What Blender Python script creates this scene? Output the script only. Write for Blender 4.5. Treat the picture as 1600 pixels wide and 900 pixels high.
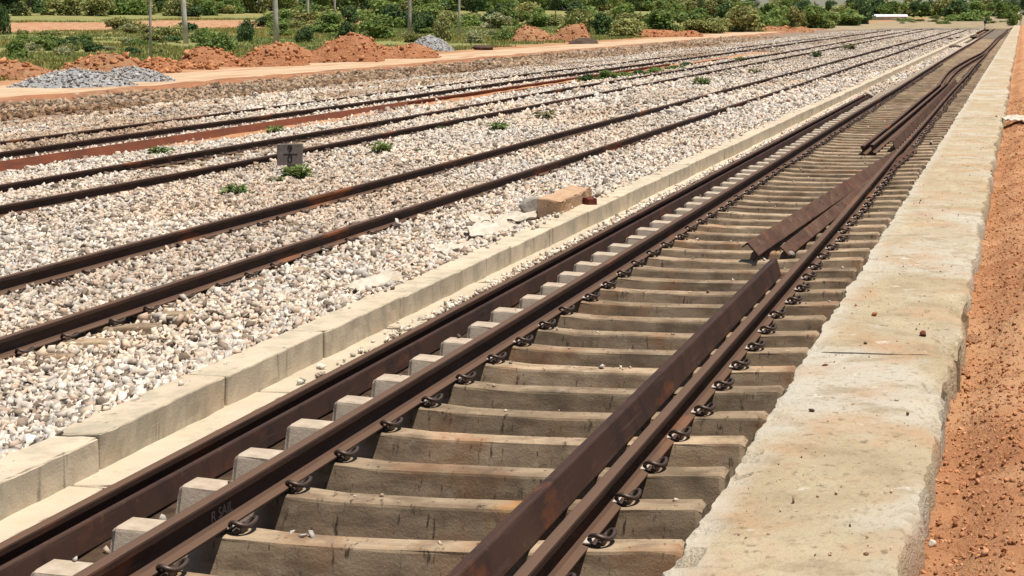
import bpy, math, random
import numpy as np
from mathutils import Vector, Matrix

R = math.radians
rng = np.random.default_rng(7)
random.seed(7)
S = bpy.context.scene
for o in list(bpy.data.objects):
    bpy.data.objects.remove(o)
COL = S.collection

# ------------------------------------------------------------------ camera, light, exposure
CAM_Z, F, X0, Y0, YAW = 2.298, 2450.0, 1276.0, 18.0, R(7.5)
cam = bpy.data.cameras.new('camera')
cam.sensor_width = 36.0
cam.lens = F / 1600 * 36
cam.shift_x = (800 - X0) / 1600
cam.shift_y = (Y0 - 450) / 1600
cam.clip_start, cam.clip_end = 0.05, 8000
camo = bpy.data.objects.new('camera', cam)
camo.location = (0, 0, CAM_Z)
camo.rotation_euler = (R(90), 0, YAW)
COL.objects.link(camo)
S.camera = camo

SUN_DIR = Vector((0.25, -0.055, 1.0)).normalized()
SUN_EL = math.asin(SUN_DIR.z)
SUN_AZ = math.atan2(SUN_DIR.x, SUN_DIR.y)
w = bpy.data.worlds.new("World")
S.world = w
w.use_nodes = True
nt = w.node_tree
nt.nodes.clear()
sky = nt.nodes.new('ShaderNodeTexSky')
sky.sky_type = 'NISHITA'
sky.sun_disc = False
sky.sun_elevation = SUN_EL
sky.sun_rotation = SUN_AZ
sky.dust_density = 0.6
sky.air_density = 1.0
bg = nt.nodes.new('ShaderNodeBackground')
bg.inputs['Strength'].default_value = 0.058
out = nt.nodes.new('ShaderNodeOutputWorld')
nt.links.new(sky.outputs[0], bg.inputs[0])
nt.links.new(bg.outputs[0], out.inputs[0])
sl = bpy.data.lights.new('sun', 'SUN')
sl.energy = 4.8
sl.angle = R(0.55)
sl.color = (1.0, 0.945, 0.86)
so = bpy.data.objects.new('sun', sl)
so.rotation_euler = SUN_DIR.to_track_quat('Z', 'Y').to_euler()
COL.objects.link(so)
S.view_settings.view_transform = 'Standard'
S.view_settings.look = 'None'
S.view_settings.exposure = 0.38
S.view_settings.gamma = 1.0
S.cycles.max_bounces = 6
S.cycles.diffuse_bounces = 3

# ------------------------------------------------------------------ numbers: noise, pixels
def _h(ix, iy, s):
    n = (ix.astype(np.int64) * 374761393 + iy.astype(np.int64) * 668265263 + s * 974634777) & 0x7fffffff
    n = ((n ^ (n >> 13)) * 1274126177) & 0x7fffffff
    n = n ^ (n >> 16)
    return (n & 0xffff) / 65535.0

def vnoise(x, y, s=0):
    x = np.asarray(x, float); y = np.asarray(y, float)
    ix = np.floor(x); iy = np.floor(y)
    fx = x - ix; fy = y - iy
    fx = fx * fx * (3 - 2 * fx); fy = fy * fy * (3 - 2 * fy)
    a = _h(ix, iy, s); b = _h(ix + 1, iy, s); c = _h(ix, iy + 1, s); d = _h(ix + 1, iy + 1, s)
    return (a * (1 - fx) + b * fx) * (1 - fy) + (c * (1 - fx) + d * fx) * fy

def fbm(x, y, s=0, o=4):
    t = 0; a = 0.5; tot = 0
    x = np.asarray(x, float); y = np.asarray(y, float)
    for k in range(o):
        t = t + a * vnoise(x * 2 ** k, y * 2 ** k, s + k * 17); tot += a; a *= 0.55
    return t / tot - 0.5          # about -0.5 .. 0.5

CS, SN = math.cos(YAW), math.sin(YAW)
def ray(px, py):
    u = (px - X0) / F; v = (Y0 - py) / F
    return np.array([-SN + u * CS, CS + u * SN, v])
def P(px, py, z):                  # where the ground plane at height z is seen
    d = ray(px, py)
    t = (z - CAM_Z) / d[2]
    return float(d[0] * t), float(d[1] * t)
def smooth(a, b, x):
    t = np.clip((np.asarray(x, float) - a) / (b - a), 0, 1)
    return t * t * (3 - 2 * t)

# ------------------------------------------------------------------ levels (z=0 is the near rail head)
RAIL_H, SEAT = 0.156, -0.160
T1 = -2.911                        # track centres
T2, T2Z = -8.69, -0.23
T3, T3Z = -14.15, -0.25
T4, T4Z = -19.68, -0.30
HG = 0.8715
TRENCH = -0.375

def ballast_z(x, y):
    x = np.asarray(x, float); y = np.asarray(y, float)
    xs = [-27.4, -26.4, -22, -21, -20.5, -18.9, -18.0, -17.2, -16.0, -15.3, -13.0, -12.4, -11.4, -10.3, -7.6, -7.0, -6.2, -5.34, -5.0]
    zs = [-.78, -.66, -.50, -.44, -.44, -.47, -.53, -.52, -.44, -.41, -.41, -.45, -.46, -.405, -.395, -.41, -.30, -.11, -.11]
    z = np.interp(x, xs, zs)
    z = z + 0.07 * fbm(x * .9, y * .6, 3, 3) + 0.03 * fbm(x * 4, y * 4, 9, 2)
    # patches where the stone has slipped off the sleepers
    d = smooth(.0, .5, 1 - ((x + 7.15) / .75) ** 2) * smooth(11, 11.6, y) * (1 - smooth(16.2, 17, y))
    z = z - .055 * d * (.3 + 1.2 * smooth(-.05, .12, fbm(y * .9, x * 0, 15, 2)))
    d3 = smooth(.0, .5, 1 - ((x - T3) / .95) ** 2) * smooth(24, 25.5, y) * (1 - smooth(34, 37, y))
    z = z - .075 * d3
    return z

def ground_z(x, y):
    x = np.asarray(x, float); y = np.asarray(y, float)
    xs = [-3000, -210, -135, -112, -106, -85, -62, -46, -40, -34.2, -33.6, -26, -24.5, -23.5, -5.5, -5.3, -5.0, -1.0, -.9, -.45, -.4, 6, 30, 3000]
    zs = [6, 3.0, 1.6, 1.0, .15, -.1, -.45, -.62, -.70, -.70, -.95, -.95, -.95, -1.0, -.8, TRENCH, TRENCH, TRENCH, TRENCH, .1, .25, .25, .0, -.3]
    z = np.interp(x, xs, zs)
    far = smooth(-41, -48, x)
    z = z + far * (0.5 * fbm(x * .06, y * .06, 5, 3) + .12 * fbm(x * .5, y * .5, 6, 2))
    near = smooth(-5.0, -4.7, x) * smooth(-1.0, -1.2, x)
    z = z + near * .05 * fbm(x * 3, y * 3, 8, 3)
    end = smooth(225, 300, y)
    z = z * (1 - end) + np.maximum(z, -.45 + .2 * fbm(x * .1, y * .1, 4, 2)) * end
    return z

def place(px, py):                 # first hit of a sight line with the terrain
    d = ray(px, py)
    t = np.linspace(30, 900, 8000)
    zz = CAM_Z + d[2] * t - ground_z(d[0] * t, d[1] * t)
    k = np.argmax(zz < 0) if (zz < 0).any() else len(t) - 1
    return float(d[0] * t[k]), float(d[1] * t[k]), float(ground_z(d[0] * t[k], d[1] * t[k])), float(t[k])

# ------------------------------------------------------------------ mesh helpers
def raw_mesh(name, V, Fc, smooth_=False, tint=None, mats=None):
    V = np.asarray(V, np.float32); Fc = np.asarray(Fc, np.int32)
    k = Fc.shape[1]
    me = bpy.data.meshes.new(name)
    me.vertices.add(len(V)); me.vertices.foreach_set('co', V.ravel())
    me.loops.add(Fc.size); me.loops.foreach_set('vertex_index', Fc.ravel())
    me.polygons.add(len(Fc)); me.polygons.foreach_set('loop_start', np.arange(0, Fc.size, k, dtype=np.int32))
    if smooth_:
        me.polygons.foreach_set('use_smooth', np.ones(len(Fc), bool))
    if tint is not None:
        t = np.asarray(tint, np.float32)
        if t.ndim == 1:
            t = np.stack([t, t, t], 1)
        if t.shape[1] == 3:
            t = np.concatenate([t, np.ones((len(t), 1), np.float32)], 1)
        a = me.color_attributes.new('tint', 'FLOAT_COLOR', 'POINT')
        a.data.foreach_set('color', t.ravel())
    me.update(calc_edges=True)
    me.validate()
    for m in (mats or []):
        me.materials.append(m)
    return me

def link(name, me, m=None, parent=None, loc=(0, 0, 0), rot=(0, 0, 0)):
    if m is not None and not me.materials:
        me.materials.append(m)
    o = bpy.data.objects.new(name, me)
    COL.objects.link(o)
    o.location = loc; o.rotation_euler = rot
    if parent: o.parent = parent
    return o

def tag(o, label=None, cat=None, group=None, kind=None):
    if label: o['label'] = label
    if cat: o['category'] = cat
    if group: o['group'] = group
    if kind: o['kind'] = kind
    return o

def empty(name, loc=(0, 0, 0), rotz=0):
    o = bpy.data.objects.new(name, None)
    o.empty_display_size = .1
    COL.objects.link(o)
    o.location = loc; o.rotation_euler = (0, 0, rotz)
    return o

KIDS = {}
def kid(name, me, parent, m=None, loc=(0, 0, 0), rot=(0, 0, 0)):
    o = link(name, me, m, parent, loc, rot)
    KIDS.setdefault(parent.name, []).append(o)
    return o
def copy_tree(o, parent=None):
    c = o.copy(); COL.objects.link(c)
    if parent: c.parent = parent
    for ch in KIDS.get(o.name, []):
        d = copy_tree(ch, c)
        KIDS.setdefault(c.name, []).append(d)
    return c

class MB:                          # pools shapes of any face size
    def __init__(s): s.V = []; s.F = []; s.n = 0
    def add(s, V, Fc):
        s.V += [tuple(v) for v in V]; s.F += [tuple(i + s.n for i in f) for f in Fc]; s.n += len(V); return s
    def box(s, c, d, bev=0.0, rotz=0.0):
        x, y, z = [q / 2 for q in d]; b = min(bev, x * .9, y * .9, z * .9)
        pts = []
        if b <= 0:
            pts = [(-x, -y, -z), (x, -y, -z), (x, y, -z), (-x, y, -z), (-x, -y, z), (x, -y, z), (x, y, z), (-x, y, z)]
            fs = [(3, 2, 1, 0), (4, 5, 6, 7), (0, 1, 5, 4), (1, 2, 6, 5), (2, 3, 7, 6), (3, 0, 4, 7)]
        else:
            rings = []
            for zz, i in ((-z, b), (-z + b, 0), (z - b, 0), (z, b)):
                rings.append([(-x + i, -y + b + i * .0, zz), (-x + b + i * .0, -y + i, zz), (x - b, -y + i, zz), (x - i, -y + b, zz),
                              (x - i, y - b, zz), (x - b, y - i, zz), (-x + b, y - i, zz), (-x + i, y - b, zz)])
            pts = [p for r in rings for p in r]
            fs = [tuple(range(7, -1, -1)), tuple(range(24, 32))]
            for r in range(3):
                for k in range(8):
                    a = r * 8 + k; b2 = r * 8 + (k + 1) % 8
                    fs.append((a, b2, b2 + 8, a + 8))
        cr, sr = math.cos(rotz), math.sin(rotz)
        pts = [(c[0] + p[0] * cr - p[1] * sr, c[1] + p[0] * sr + p[1] * cr, c[2] + p[2]) for p in pts]
        return s.add(pts, fs)
    def tube(s, path, rad, n=7):
        path = [Vector(p) for p in path]
        rads = rad if isinstance(rad, (list, tuple)) else [rad] * len(path)
        V = []; Fc = []
        up = Vector((0, 0, 1))
        for i, p in enumerate(path):
            t = (path[min(i + 1, len(path) - 1)] - path[max(i - 1, 0)]).normalized()
            a = t.cross(up)
            if a.length < .05: a = t.cross(Vector((1, 0, 0)))
            a.normalize(); b = t.cross(a).normalized()
            for k in range(n):
                g = 2 * math.pi * k / n
                V.append(p + (a * math.cos(g) + b * math.sin(g)) * rads[i])
        for i in range(len(path) - 1):
            for k in range(n):
                q = i * n + k; r = i * n + (k + 1) % n
                Fc.append((q, r, r + n, q + n))
        Fc.append(tuple(range(n - 1, -1, -1))); Fc.append(tuple(range((len(path) - 1) * n, len(path) * n)))
        return s.add(V, Fc)
    def mesh(s, name, m=None, smooth_=False):
        me = bpy.data.meshes.new(name); me.from_pydata(s.V, [], s.F); me.update()
        if smooth_:
            for p in me.polygons: p.use_smooth = True
        if m: me.materials.append(m)
        return me

def grid(xs, ys, zf):
    X, Y = np.meshgrid(xs, ys)
    Z = zf(X, Y)
    V = np.stack([X.ravel(), Y.ravel(), Z.ravel()], 1)
    nx, ny = len(xs), len(ys)
    i = np.arange(nx - 1); j = np.arange(ny - 1)
    I, J = np.meshgrid(i, j)
    a = (J * nx + I).ravel()
    return V, np.stack([a, a + 1, a + 1 + nx, a + nx], 1)

def steps(a, b, s0, g=1.03, smax=6):
    v = [a]; s = s0
    while v[-1] < b:
        v.append(v[-1] + s); s = min(s * g, smax)
    return np.array(v)

def sweep(profile, path, closed=True):
    """profile: list of (x,z); path: list of (x,y,z,roll) running mostly along Y."""
    V = []; n = len(profile); Fc = []
    for i, (px, py, pz, ro) in enumerate(path):
        a = path[max(i - 1, 0)]; b = path[min(i + 1, len(path) - 1)]
        h = math.atan2(-(b[0] - a[0]), b[1] - a[1])
        ch, sh = math.cos(h), math.sin(h); cr, sr = math.cos(ro), math.sin(ro)
        for (u, v) in profile:
            uu = u * cr - v * sr; vv = u * sr + v * cr
            V.append((px + uu * ch, py + uu * sh, pz + vv))
    for i in range(len(path) - 1):
        for k in range(n):
            q = i * n + k; r = i * n + (k + 1) % n
            Fc.append((q, q + n, r + n, r))
    Fc.append(tuple(range(n))); Fc.append(tuple(range(len(V) - 1, len(V) - n - 1, -1)))
    return V, Fc

# ------------------------------------------------------------------ materials
def nodes(name):
    m = bpy.data.materials.new(name); m.use_nodes = True
    t = m.node_tree; t.nodes.clear()
    o = t.nodes.new('ShaderNodeOutputMaterial'); b = t.nodes.new('ShaderNodeBsdfPrincipled')
    t.links.new(b.outputs[0], o.inputs[0])
    return m, t, b
def mixc(t, fac, a, b, mode='MIX'):
    n = t.nodes.new('ShaderNodeMix'); n.data_type = 'RGBA'; n.blend_type = mode
    for s_, v in ((n.inputs[0], fac), (n.inputs[6], a), (n.inputs[7], b)):
        if isinstance(v, (float, int)): s_.default_value = v
        elif isinstance(v, tuple): s_.default_value = (*v, 1) if len(v) == 3 else v
        else: t.links.new(v, s_)
    return n.outputs[2]
def ramp(t, src, lo, hi, invert=False):
    n = t.nodes.new('ShaderNodeMapRange'); n.clamp = True
    n.inputs[1].default_value = lo; n.inputs[2].default_value = hi
    if invert: n.inputs[3].default_value = 1; n.inputs[4].default_value = 0
    t.links.new(src, n.inputs[0]); return n.outputs[0]
def noise(t, vec, scale, detail=5, rough=.55):
    n = t.nodes.new('ShaderNodeTexNoise'); n.inputs['Scale'].default_value = scale
    n.inputs['Detail'].default_value = detail; n.inputs['Roughness'].default_value = rough
    t.links.new(vec, n.inputs['Vector']); return n.outputs[0]
def scaled(t, vec, s):
    n = t.nodes.new('ShaderNodeMapping'); n.inputs['Scale'].default_value = s
    t.links.new(vec, n.inputs['Vector']); return n.outputs[0]

def mat(name, base, alt=None, sc=3.0, layers=(), rough=.9, bump=.0, bsc=40., bdist=.01, rnd=False, tint=False, spec=.2, vary=.0, metal=0, trans=0.):
    """base/alt mixed by noise; layers: (colour, scale or (x,y,z), lo, hi, strength)."""
    m, t, b = nodes(name)
    tc = t.nodes.new('ShaderNodeTexCoord'); vec = tc.outputs['Object']
    oi = None
    if rnd or vary:
        oi = t.nodes.new('ShaderNodeObjectInfo')
    if rnd:
        mu = t.nodes.new('ShaderNodeMath'); mu.operation = 'MULTIPLY'; mu.inputs[1].default_value = 57.3
        t.links.new(oi.outputs['Random'], mu.inputs[0])
        ad = t.nodes.new('ShaderNodeVectorMath'); ad.operation = 'ADD'
        t.links.new(vec, ad.inputs[0]); t.links.new(mu.outputs[0], ad.inputs[1]); vec = ad.outputs[0]
    c = base
    if alt is not None:
        c = mixc(t, ramp(t, noise(t, vec, sc, 6), .32, .68), base, alt)
    for (col, s, lo, hi, k) in layers:
        v = vec
        if isinstance(s, tuple): v = scaled(t, vec, s); s = 1.0
        f = ramp(t, noise(t, v, s, 5, .6), lo, hi)
        mm = t.nodes.new('ShaderNodeMath'); mm.operation = 'MULTIPLY'; mm.inputs[1].default_value = k
        t.links.new(f, mm.inputs[0])
        c = mixc(t, mm.outputs[0], c, col)
    if tint:
        at = t.nodes.new('ShaderNodeAttribute'); at.attribute_name = 'tint'
        c = mixc(t, 1.0, c, at.outputs['Color'], 'MULTIPLY')
    if vary:
        mr = t.nodes.new('ShaderNodeMapRange'); mr.inputs[3].default_value = 1 - vary; mr.inputs[4].default_value = 1 + vary
        t.links.new(oi.outputs['Random'], mr.inputs[0])
        cc = t.nodes.new('ShaderNodeCombineXYZ')
        for k in range(3): t.links.new(mr.outputs[0], cc.inputs[k])
        c = mixc(t, 1.0, c, cc.outputs[0], 'MULTIPLY')
    if isinstance(c, tuple): b.inputs['Base Color'].default_value = (*c, 1)
    else: t.links.new(c, b.inputs['Base Color'])
    b.inputs['Roughness'].default_value = rough
    b.inputs['Specular IOR Level'].default_value = spec
    b.inputs['Metallic'].default_value = metal
    if trans:
        b.inputs['Subsurface Weight'].default_value = 0
        o = [n for n in t.nodes if n.type == 'OUTPUT_MATERIAL'][0]
        tr = t.nodes.new('ShaderNodeBsdfTranslucent'); mx = t.nodes.new('ShaderNodeMixShader'); mx.inputs[0].default_value = trans
        if isinstance(c, tuple): tr.inputs[0].default_value = (*c, 1)
        else: t.links.new(c, tr.inputs[0])
        t.links.new(b.outputs[0], mx.inputs[1]); t.links.new(tr.outputs[0], mx.inputs[2]); t.links.new(mx.outputs[0], o.inputs[0])
    if bump:
        bn = t.nodes.new('ShaderNodeBump'); bn.inputs['Strength'].default_value = bump; bn.inputs['Distance'].default_value = bdist
        t.links.new(noise(t, vec, bsc, 6, .65), bn.inputs['Height']); t.links.new(bn.outputs[0], b.inputs['Normal'])
    return m

M = {}
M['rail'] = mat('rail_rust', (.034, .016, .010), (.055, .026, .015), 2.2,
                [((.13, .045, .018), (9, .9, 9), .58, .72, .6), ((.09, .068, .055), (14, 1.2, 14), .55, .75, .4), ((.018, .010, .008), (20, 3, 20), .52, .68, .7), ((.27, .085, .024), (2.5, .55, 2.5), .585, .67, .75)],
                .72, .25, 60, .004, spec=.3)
def dusty(m, col, k, lo=.6, hi=.95):  # tints up-facing faces: settled dust plus a sunlit tone put into the colour
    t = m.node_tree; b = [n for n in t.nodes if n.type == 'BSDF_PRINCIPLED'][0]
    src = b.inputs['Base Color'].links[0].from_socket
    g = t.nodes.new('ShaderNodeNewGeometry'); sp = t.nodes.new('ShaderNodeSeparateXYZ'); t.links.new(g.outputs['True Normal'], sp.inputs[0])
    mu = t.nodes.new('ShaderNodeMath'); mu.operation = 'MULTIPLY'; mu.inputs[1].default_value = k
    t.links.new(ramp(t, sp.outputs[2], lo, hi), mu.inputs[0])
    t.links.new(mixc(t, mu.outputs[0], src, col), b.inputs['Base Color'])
dusty(M['rail'], (.155, .088, .053), .64)  # head and foot tops painted lighter than the web, as if sunlit and dusted
M['rail_red'] = mat('red_rust', (.20, .060, .028), (.13, .045, .025), 2.0, [((.07, .03, .02), (8, .6, 8), .55, .7, .6)], .8, .2, 60, .004)
M['channel'] = mat('channel_rust', (.064, .032, .021), (.042, .022, .016), 1.2,
                   [((.14, .046, .020), (5, 1.6, 5), .58, .70, .7), ((.025, .015, .013), (3, 5, 3), .52, .66, .65), ((.17, .11, .065), (10, 8, 10), .64, .76, .4), ((.10, .06, .045), (30, 2, 30), .58, .7, .5)],
                   .75, .2, 50, .004, spec=.25)
M['channel_dusty'] = mat('channel_dusty_rust', (.115, .066, .043), (.072, .036, .025), 2.2,
                         [((.20, .135, .085), (9, 5, 9), .55, .72, .6), ((.16, .05, .025), (4, 3, 4), .58, .72, .7), ((.035, .02, .016), (14, 3, 14), .56, .68, .6)], .85, .25, 50, .004, spec=.2)
M['sleeper'] = mat('sleeper_concrete', (.40, .30, .195), (.285, .205, .13), 5.0,
                   [((.18, .122, .078), (4, 9, 16), .46, .66, .8), ((.035, .026, .018), (30, 18, 7), .60, .68, .85), ((.27, .12, .05), 1.7, .53, .68, .65), ((.12, .085, .055), 2.2, .50, .66, .7),
                    ((.46, .39, .28), 9, .62, .75, .5)], .92, .45, 70, .006, rnd=True, vary=.22)
def clean_end(m):
    t = m.node_tree; b = [n for n in t.nodes if n.type == 'BSDF_PRINCIPLED'][0]
    src = b.inputs['Base Color'].links[0].from_socket
    tc = t.nodes.new('ShaderNodeTexCoord'); sp = t.nodes.new('ShaderNodeSeparateXYZ'); t.links.new(tc.outputs['Object'], sp.inputs[0])
    f = ramp(t, sp.outputs[0], -1.0, -.86, True)
    mu = t.nodes.new('ShaderNodeMath'); mu.operation = 'MULTIPLY'; mu.inputs[1].default_value = .8; t.links.new(f, mu.inputs[0])
    c = mixc(t, ramp(t, noise(t, tc.outputs['Object'], 11, 5), .4, .7), (.52, .43, .335), (.36, .285, .205))
    t.links.new(mixc(t, mu.outputs[0], src, c), b.inputs['Base Color'])
clean_end(M['sleeper'])
M['sleeper_stained'] = mat('sleeper_stained_concrete', (.33, .27, .175), (.26, .20, .13), 5.0,
                           [((.10, .075, .05), (34, 20, 9), .6, .7, .7)], .92, .35, 70, .006)
M['clip'] = mat('clip_steel', (.060, .042, .034), (.10, .068, .05), 30, [((.14, .06, .03), 50, .6, .7, .6)], .5, .2, 200, .001, spec=.5, metal=.4)
M['liner'] = mat('liner_plastic', (.55, .48, .42), (.42, .33, .26), 20, [((.25, .14, .08), 40, .6, .7, .5)], .6)
M['kerb'] = mat('kerb_concrete', (.57, .465, .335), (.47, .39, .285), 3.0,
                [((.33, .295, .215), (5, 6, 1.3), .47, .64, .6), ((.13, .11, .08), (14, 15, 1.6), .61, .71, .65), ((.57, .42, .27), 1.3, .55, .7, .5), ((.68, .62, .5), 12, .66, .76, .6)],
                .93, .4, 60, .008, rnd=True, vary=.06)
M['ledge'] = mat('ledge_concrete', (.52, .45, .33), (.45, .37, .26), 4.0,
                 [((.30, .25, .18), 9, .58, .7, .5), ((.62, .56, .44), 2, .55, .7, .6)], .93, .4, 70, .008, rnd=True, vary=.08)
M['wall'] = mat('platform_concrete', (.48, .395, .265), (.38, .30, .19), 2.6,
                [((.50, .455, .37), .9, .47, .60, .8), ((.44, .255, .135), 1.9, .48, .66, .62), ((.27, .205, .125), 26, .54, .68, .55), ((.19, .14, .085), (13, 13, 13), .60, .70, .7), ((.29, .22, .135), (5, 6, 5), .53, .66, .6),
                 ((.70, .66, .56), (7, 7, 7), .64, .74, .7), ((.10, .07, .045), (45, 38, 45), .66, .72, .8)], .94, 1.0, 45, .016)
M['soil'] = mat('red_soil', (.48, .24, .115), (.39, .172, .078), 3.0, [((.54, .30, .155), 1.3, .46, .62, .85), ((.14, .053, .025), 22, .58, .67, .7), ((.58, .38, .22), 34, .62, .72, .6)], .97, 1.0, 45, .03)
M['clod'] = mat('red_clod', (.42, .195, .09), (.34, .145, .065), 9, [], .97, .5, 80, .01, tint=True)
M['mound_soil'] = mat('mound_red_soil', (.50, .235, .115), (.41, .165, .075), 1.2, [((.20, .075, .037), 3.5, .58, .70, .6), ((.47, .24, .13), 1.6, .58, .7, .7)], .97, 1.0, 6, .25, rnd=True, vary=.08)
M['mound_tan'] = mat('mound_tan_soil', (.48, .26, .135), (.38, .175, .085), 1.4, [((.20, .08, .04), 3.5, .56, .68, .8), ((.50, .36, .20), 1.6, .58, .7, .7)], .97, 1.0, 6, .25, rnd=True)
M['stone'] = mat('ballast_stone', (.54, .505, .47), (.44, .405, .37), 14, [], .9, .2, 60, .004, tint=True)
M['bed'] = mat('ballast_base', (.11, .085, .065), (.20, .165, .13), 9, [((.40, .36, .32), 22, .5, .62, .8), ((.09, .07, .055), 26, .55, .64, .7)], .95, 1.0, 24, .05)
M['gravel'] = mat('grey_gravel', (.20, .155, .115), (.26, .205, .15), .35, [((.30, .175, .10), .22, .48, .62, .75), ((.42, .39, .36), 5, .56, .66, .7), ((.10, .085, .075), 6, .55, .64, .6)], .95, 1.0, 6, .10)
M['verge'] = mat('verge_earth', (.36, .155, .075), (.25, .12, .065), .5, [((.44, .29, .17), .35, .50, .66, .8), ((.13, .065, .04), 3, .56, .68, .7)], .96, .9, 8, .05)
M['gravel_heap'] = mat('heap_gravel', (.35, .345, .34), (.27, .265, .26), 3, [((.52, .52, .52), 5, .56, .66, .7), ((.17, .165, .16), 6, .55, .64, .6)], .95, 1.0, 8, .10)
M['road'] = mat('dirt_road', (.52, .395, .265), (.44, .29, .165), .4, [((.36, .16, .075), (1.1, .10, 1), .54, .66, .75), ((.60, .47, .35), (2, .2, 1), .55, .7, .7)], .96, .6, 8, .03)
M['grey_stone'] = mat('grey_heap_stone', (.36, .36, .37), (.27, .275, .285), 10, [], .92, .3, 60, .005, tint=True)
M['leaf'] = mat('leaf_green', (.165, .235, .060), (.22, .285, .085), 1.0, [], .75, 0, 1, 1, tint=True, rnd=True, vary=.18, spec=.15, trans=.36)
M['leaf_dark'] = mat('leaf_dark', (.072, .118, .043), (.105, .16, .058), 1.0, [], .75, 0, 1, 1, tint=True, rnd=True, vary=.18, spec=.15, trans=.2)
M['leaf_olive'] = mat('leaf_olive', (.235, .245, .085), (.29, .29, .11), 1.0, [], .8, 0, 1, 1, tint=True, rnd=True, vary=.18, spec=.1, trans=.25)
M['leaf_pale'] = mat('leaf_pale', (.30, .33, .13), (.42, .41, .25), 1.0, [], .8, 0, 1, 1, tint=True, rnd=True, vary=.15, spec=.1, trans=.25)
M['grass'] = mat('grass_blades', (.23, .26, .075), (.31, .29, .11), .2, [], .85, 0, 1, 1, tint=True, spec=.1, trans=.25)
M['weed'] = mat('weed_leaf', (.13, .19, .055), (.17, .22, .075), 4, [], .7, 0, 1, 1, tint=True, rnd=True, vary=.15, trans=.3)
M['weed_dry'] = mat('weed_dry_leaf', (.24, .22, .11), (.19, .19, .09), 4, [], .8, 0, 1, 1, tint=True, rnd=True, trans=.2)
M['bark'] = mat('bark', (.085, .062, .048), (.13, .10, .08), 3, [], .95, .8, 20, .02)
M['bark_pale'] = mat('bark_pale', (.34, .31, .28), (.25, .22, .19), 3, [], .95, .5, 20, .02)
M['pole'] = mat('pole_concrete', (.50, .46, .41), (.40, .365, .32), 2, [((.20, .15, .11), (4, 4, .8), .55, .7, .6)], .92, .3, 40, .005, rnd=True, vary=.2)
M['sign'] = mat('marker_concrete', (.21, .175, .155), (.16, .13, .115), 12, [((.10, .075, .06), (60, 60, 3), .55, .68, .7), ((.26, .235, .17), 9, .58, .7, .6)], .94, .4, 60, .005)
M['paint_black'] = mat('black_lettering', (.018, .015, .013), None, 1, [], .8)
M['raised'] = mat('raised_mark_rust', (.34, .28, .24), (.22, .16, .12), 60, [], .8)
M['sack'] = mat('sack_white', (.58, .52, .43), (.47, .41, .32), 6, [((.46, .36, .25), 9, .54, .70, .6)], .8, .4, 25, .01)
M['block_clay'] = mat('clay_block', (.49, .335, .215), (.39, .24, .14), 5, [((.55, .37, .23), (14, 14, 1.2), .5, .65, .6), ((.20, .09, .045), 9, .60, .7, .7)], .95, .6, 30, .02)
M['brick'] = mat('brick_red', (.15, .042, .024), (.10, .03, .02), 8, [], .95, .5, 40, .01)
M['rock'] = mat('rock_grey', (.36, .32, .27), (.24, .21, .18), 6, [((.40, .37, .33), 12, .58, .7, .6)], .95, .6, 25, .02)
M['dark_lump'] = mat('dark_rubble', (.07, .045, .035), (.11, .075, .055), 5, [], .95, .6, 25, .02)
M['steel_black'] = mat('black_steel', (.022, .02, .02), (.035, .03, .028), 5, [], .6)
M['shed_white'] = mat('shed_white', (.72, .73, .74), (.64, .64, .65), .4, [], .7)
M['shed_wall'] = mat('shed_wall', (.55, .52, .47), (.45, .42, .38), .4, [], .9)

def pale_lip(m):
    t = m.node_tree; b = [n for n in t.nodes if n.type == 'BSDF_PRINCIPLED'][0]
    src = b.inputs['Base Color'].links[0].from_socket
    tc = t.nodes.new('ShaderNodeTexCoord'); sp = t.nodes.new('ShaderNodeSeparateXYZ'); t.links.new(tc.outputs['Object'], sp.inputs[0])
    ad = t.nodes.new('ShaderNodeMath'); ad.operation = 'MULTIPLY_ADD'; ad.inputs[1].default_value = .30
    t.links.new(noise(t, tc.outputs['Object'], 4, 5), ad.inputs[0]); t.links.new(sp.outputs[0], ad.inputs[2])
    f = ramp(t, ad.outputs[0], -.96, -.84, True)
    mu = t.nodes.new('ShaderNodeMath'); mu.operation = 'MULTIPLY'; mu.inputs[1].default_value = .65; t.links.new(f, mu.inputs[0])
    t.links.new(mixc(t, mu.outputs[0], src, (.52, .475, .39)), b.inputs['Base Color'])
pale_lip(M['wall'])

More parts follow.
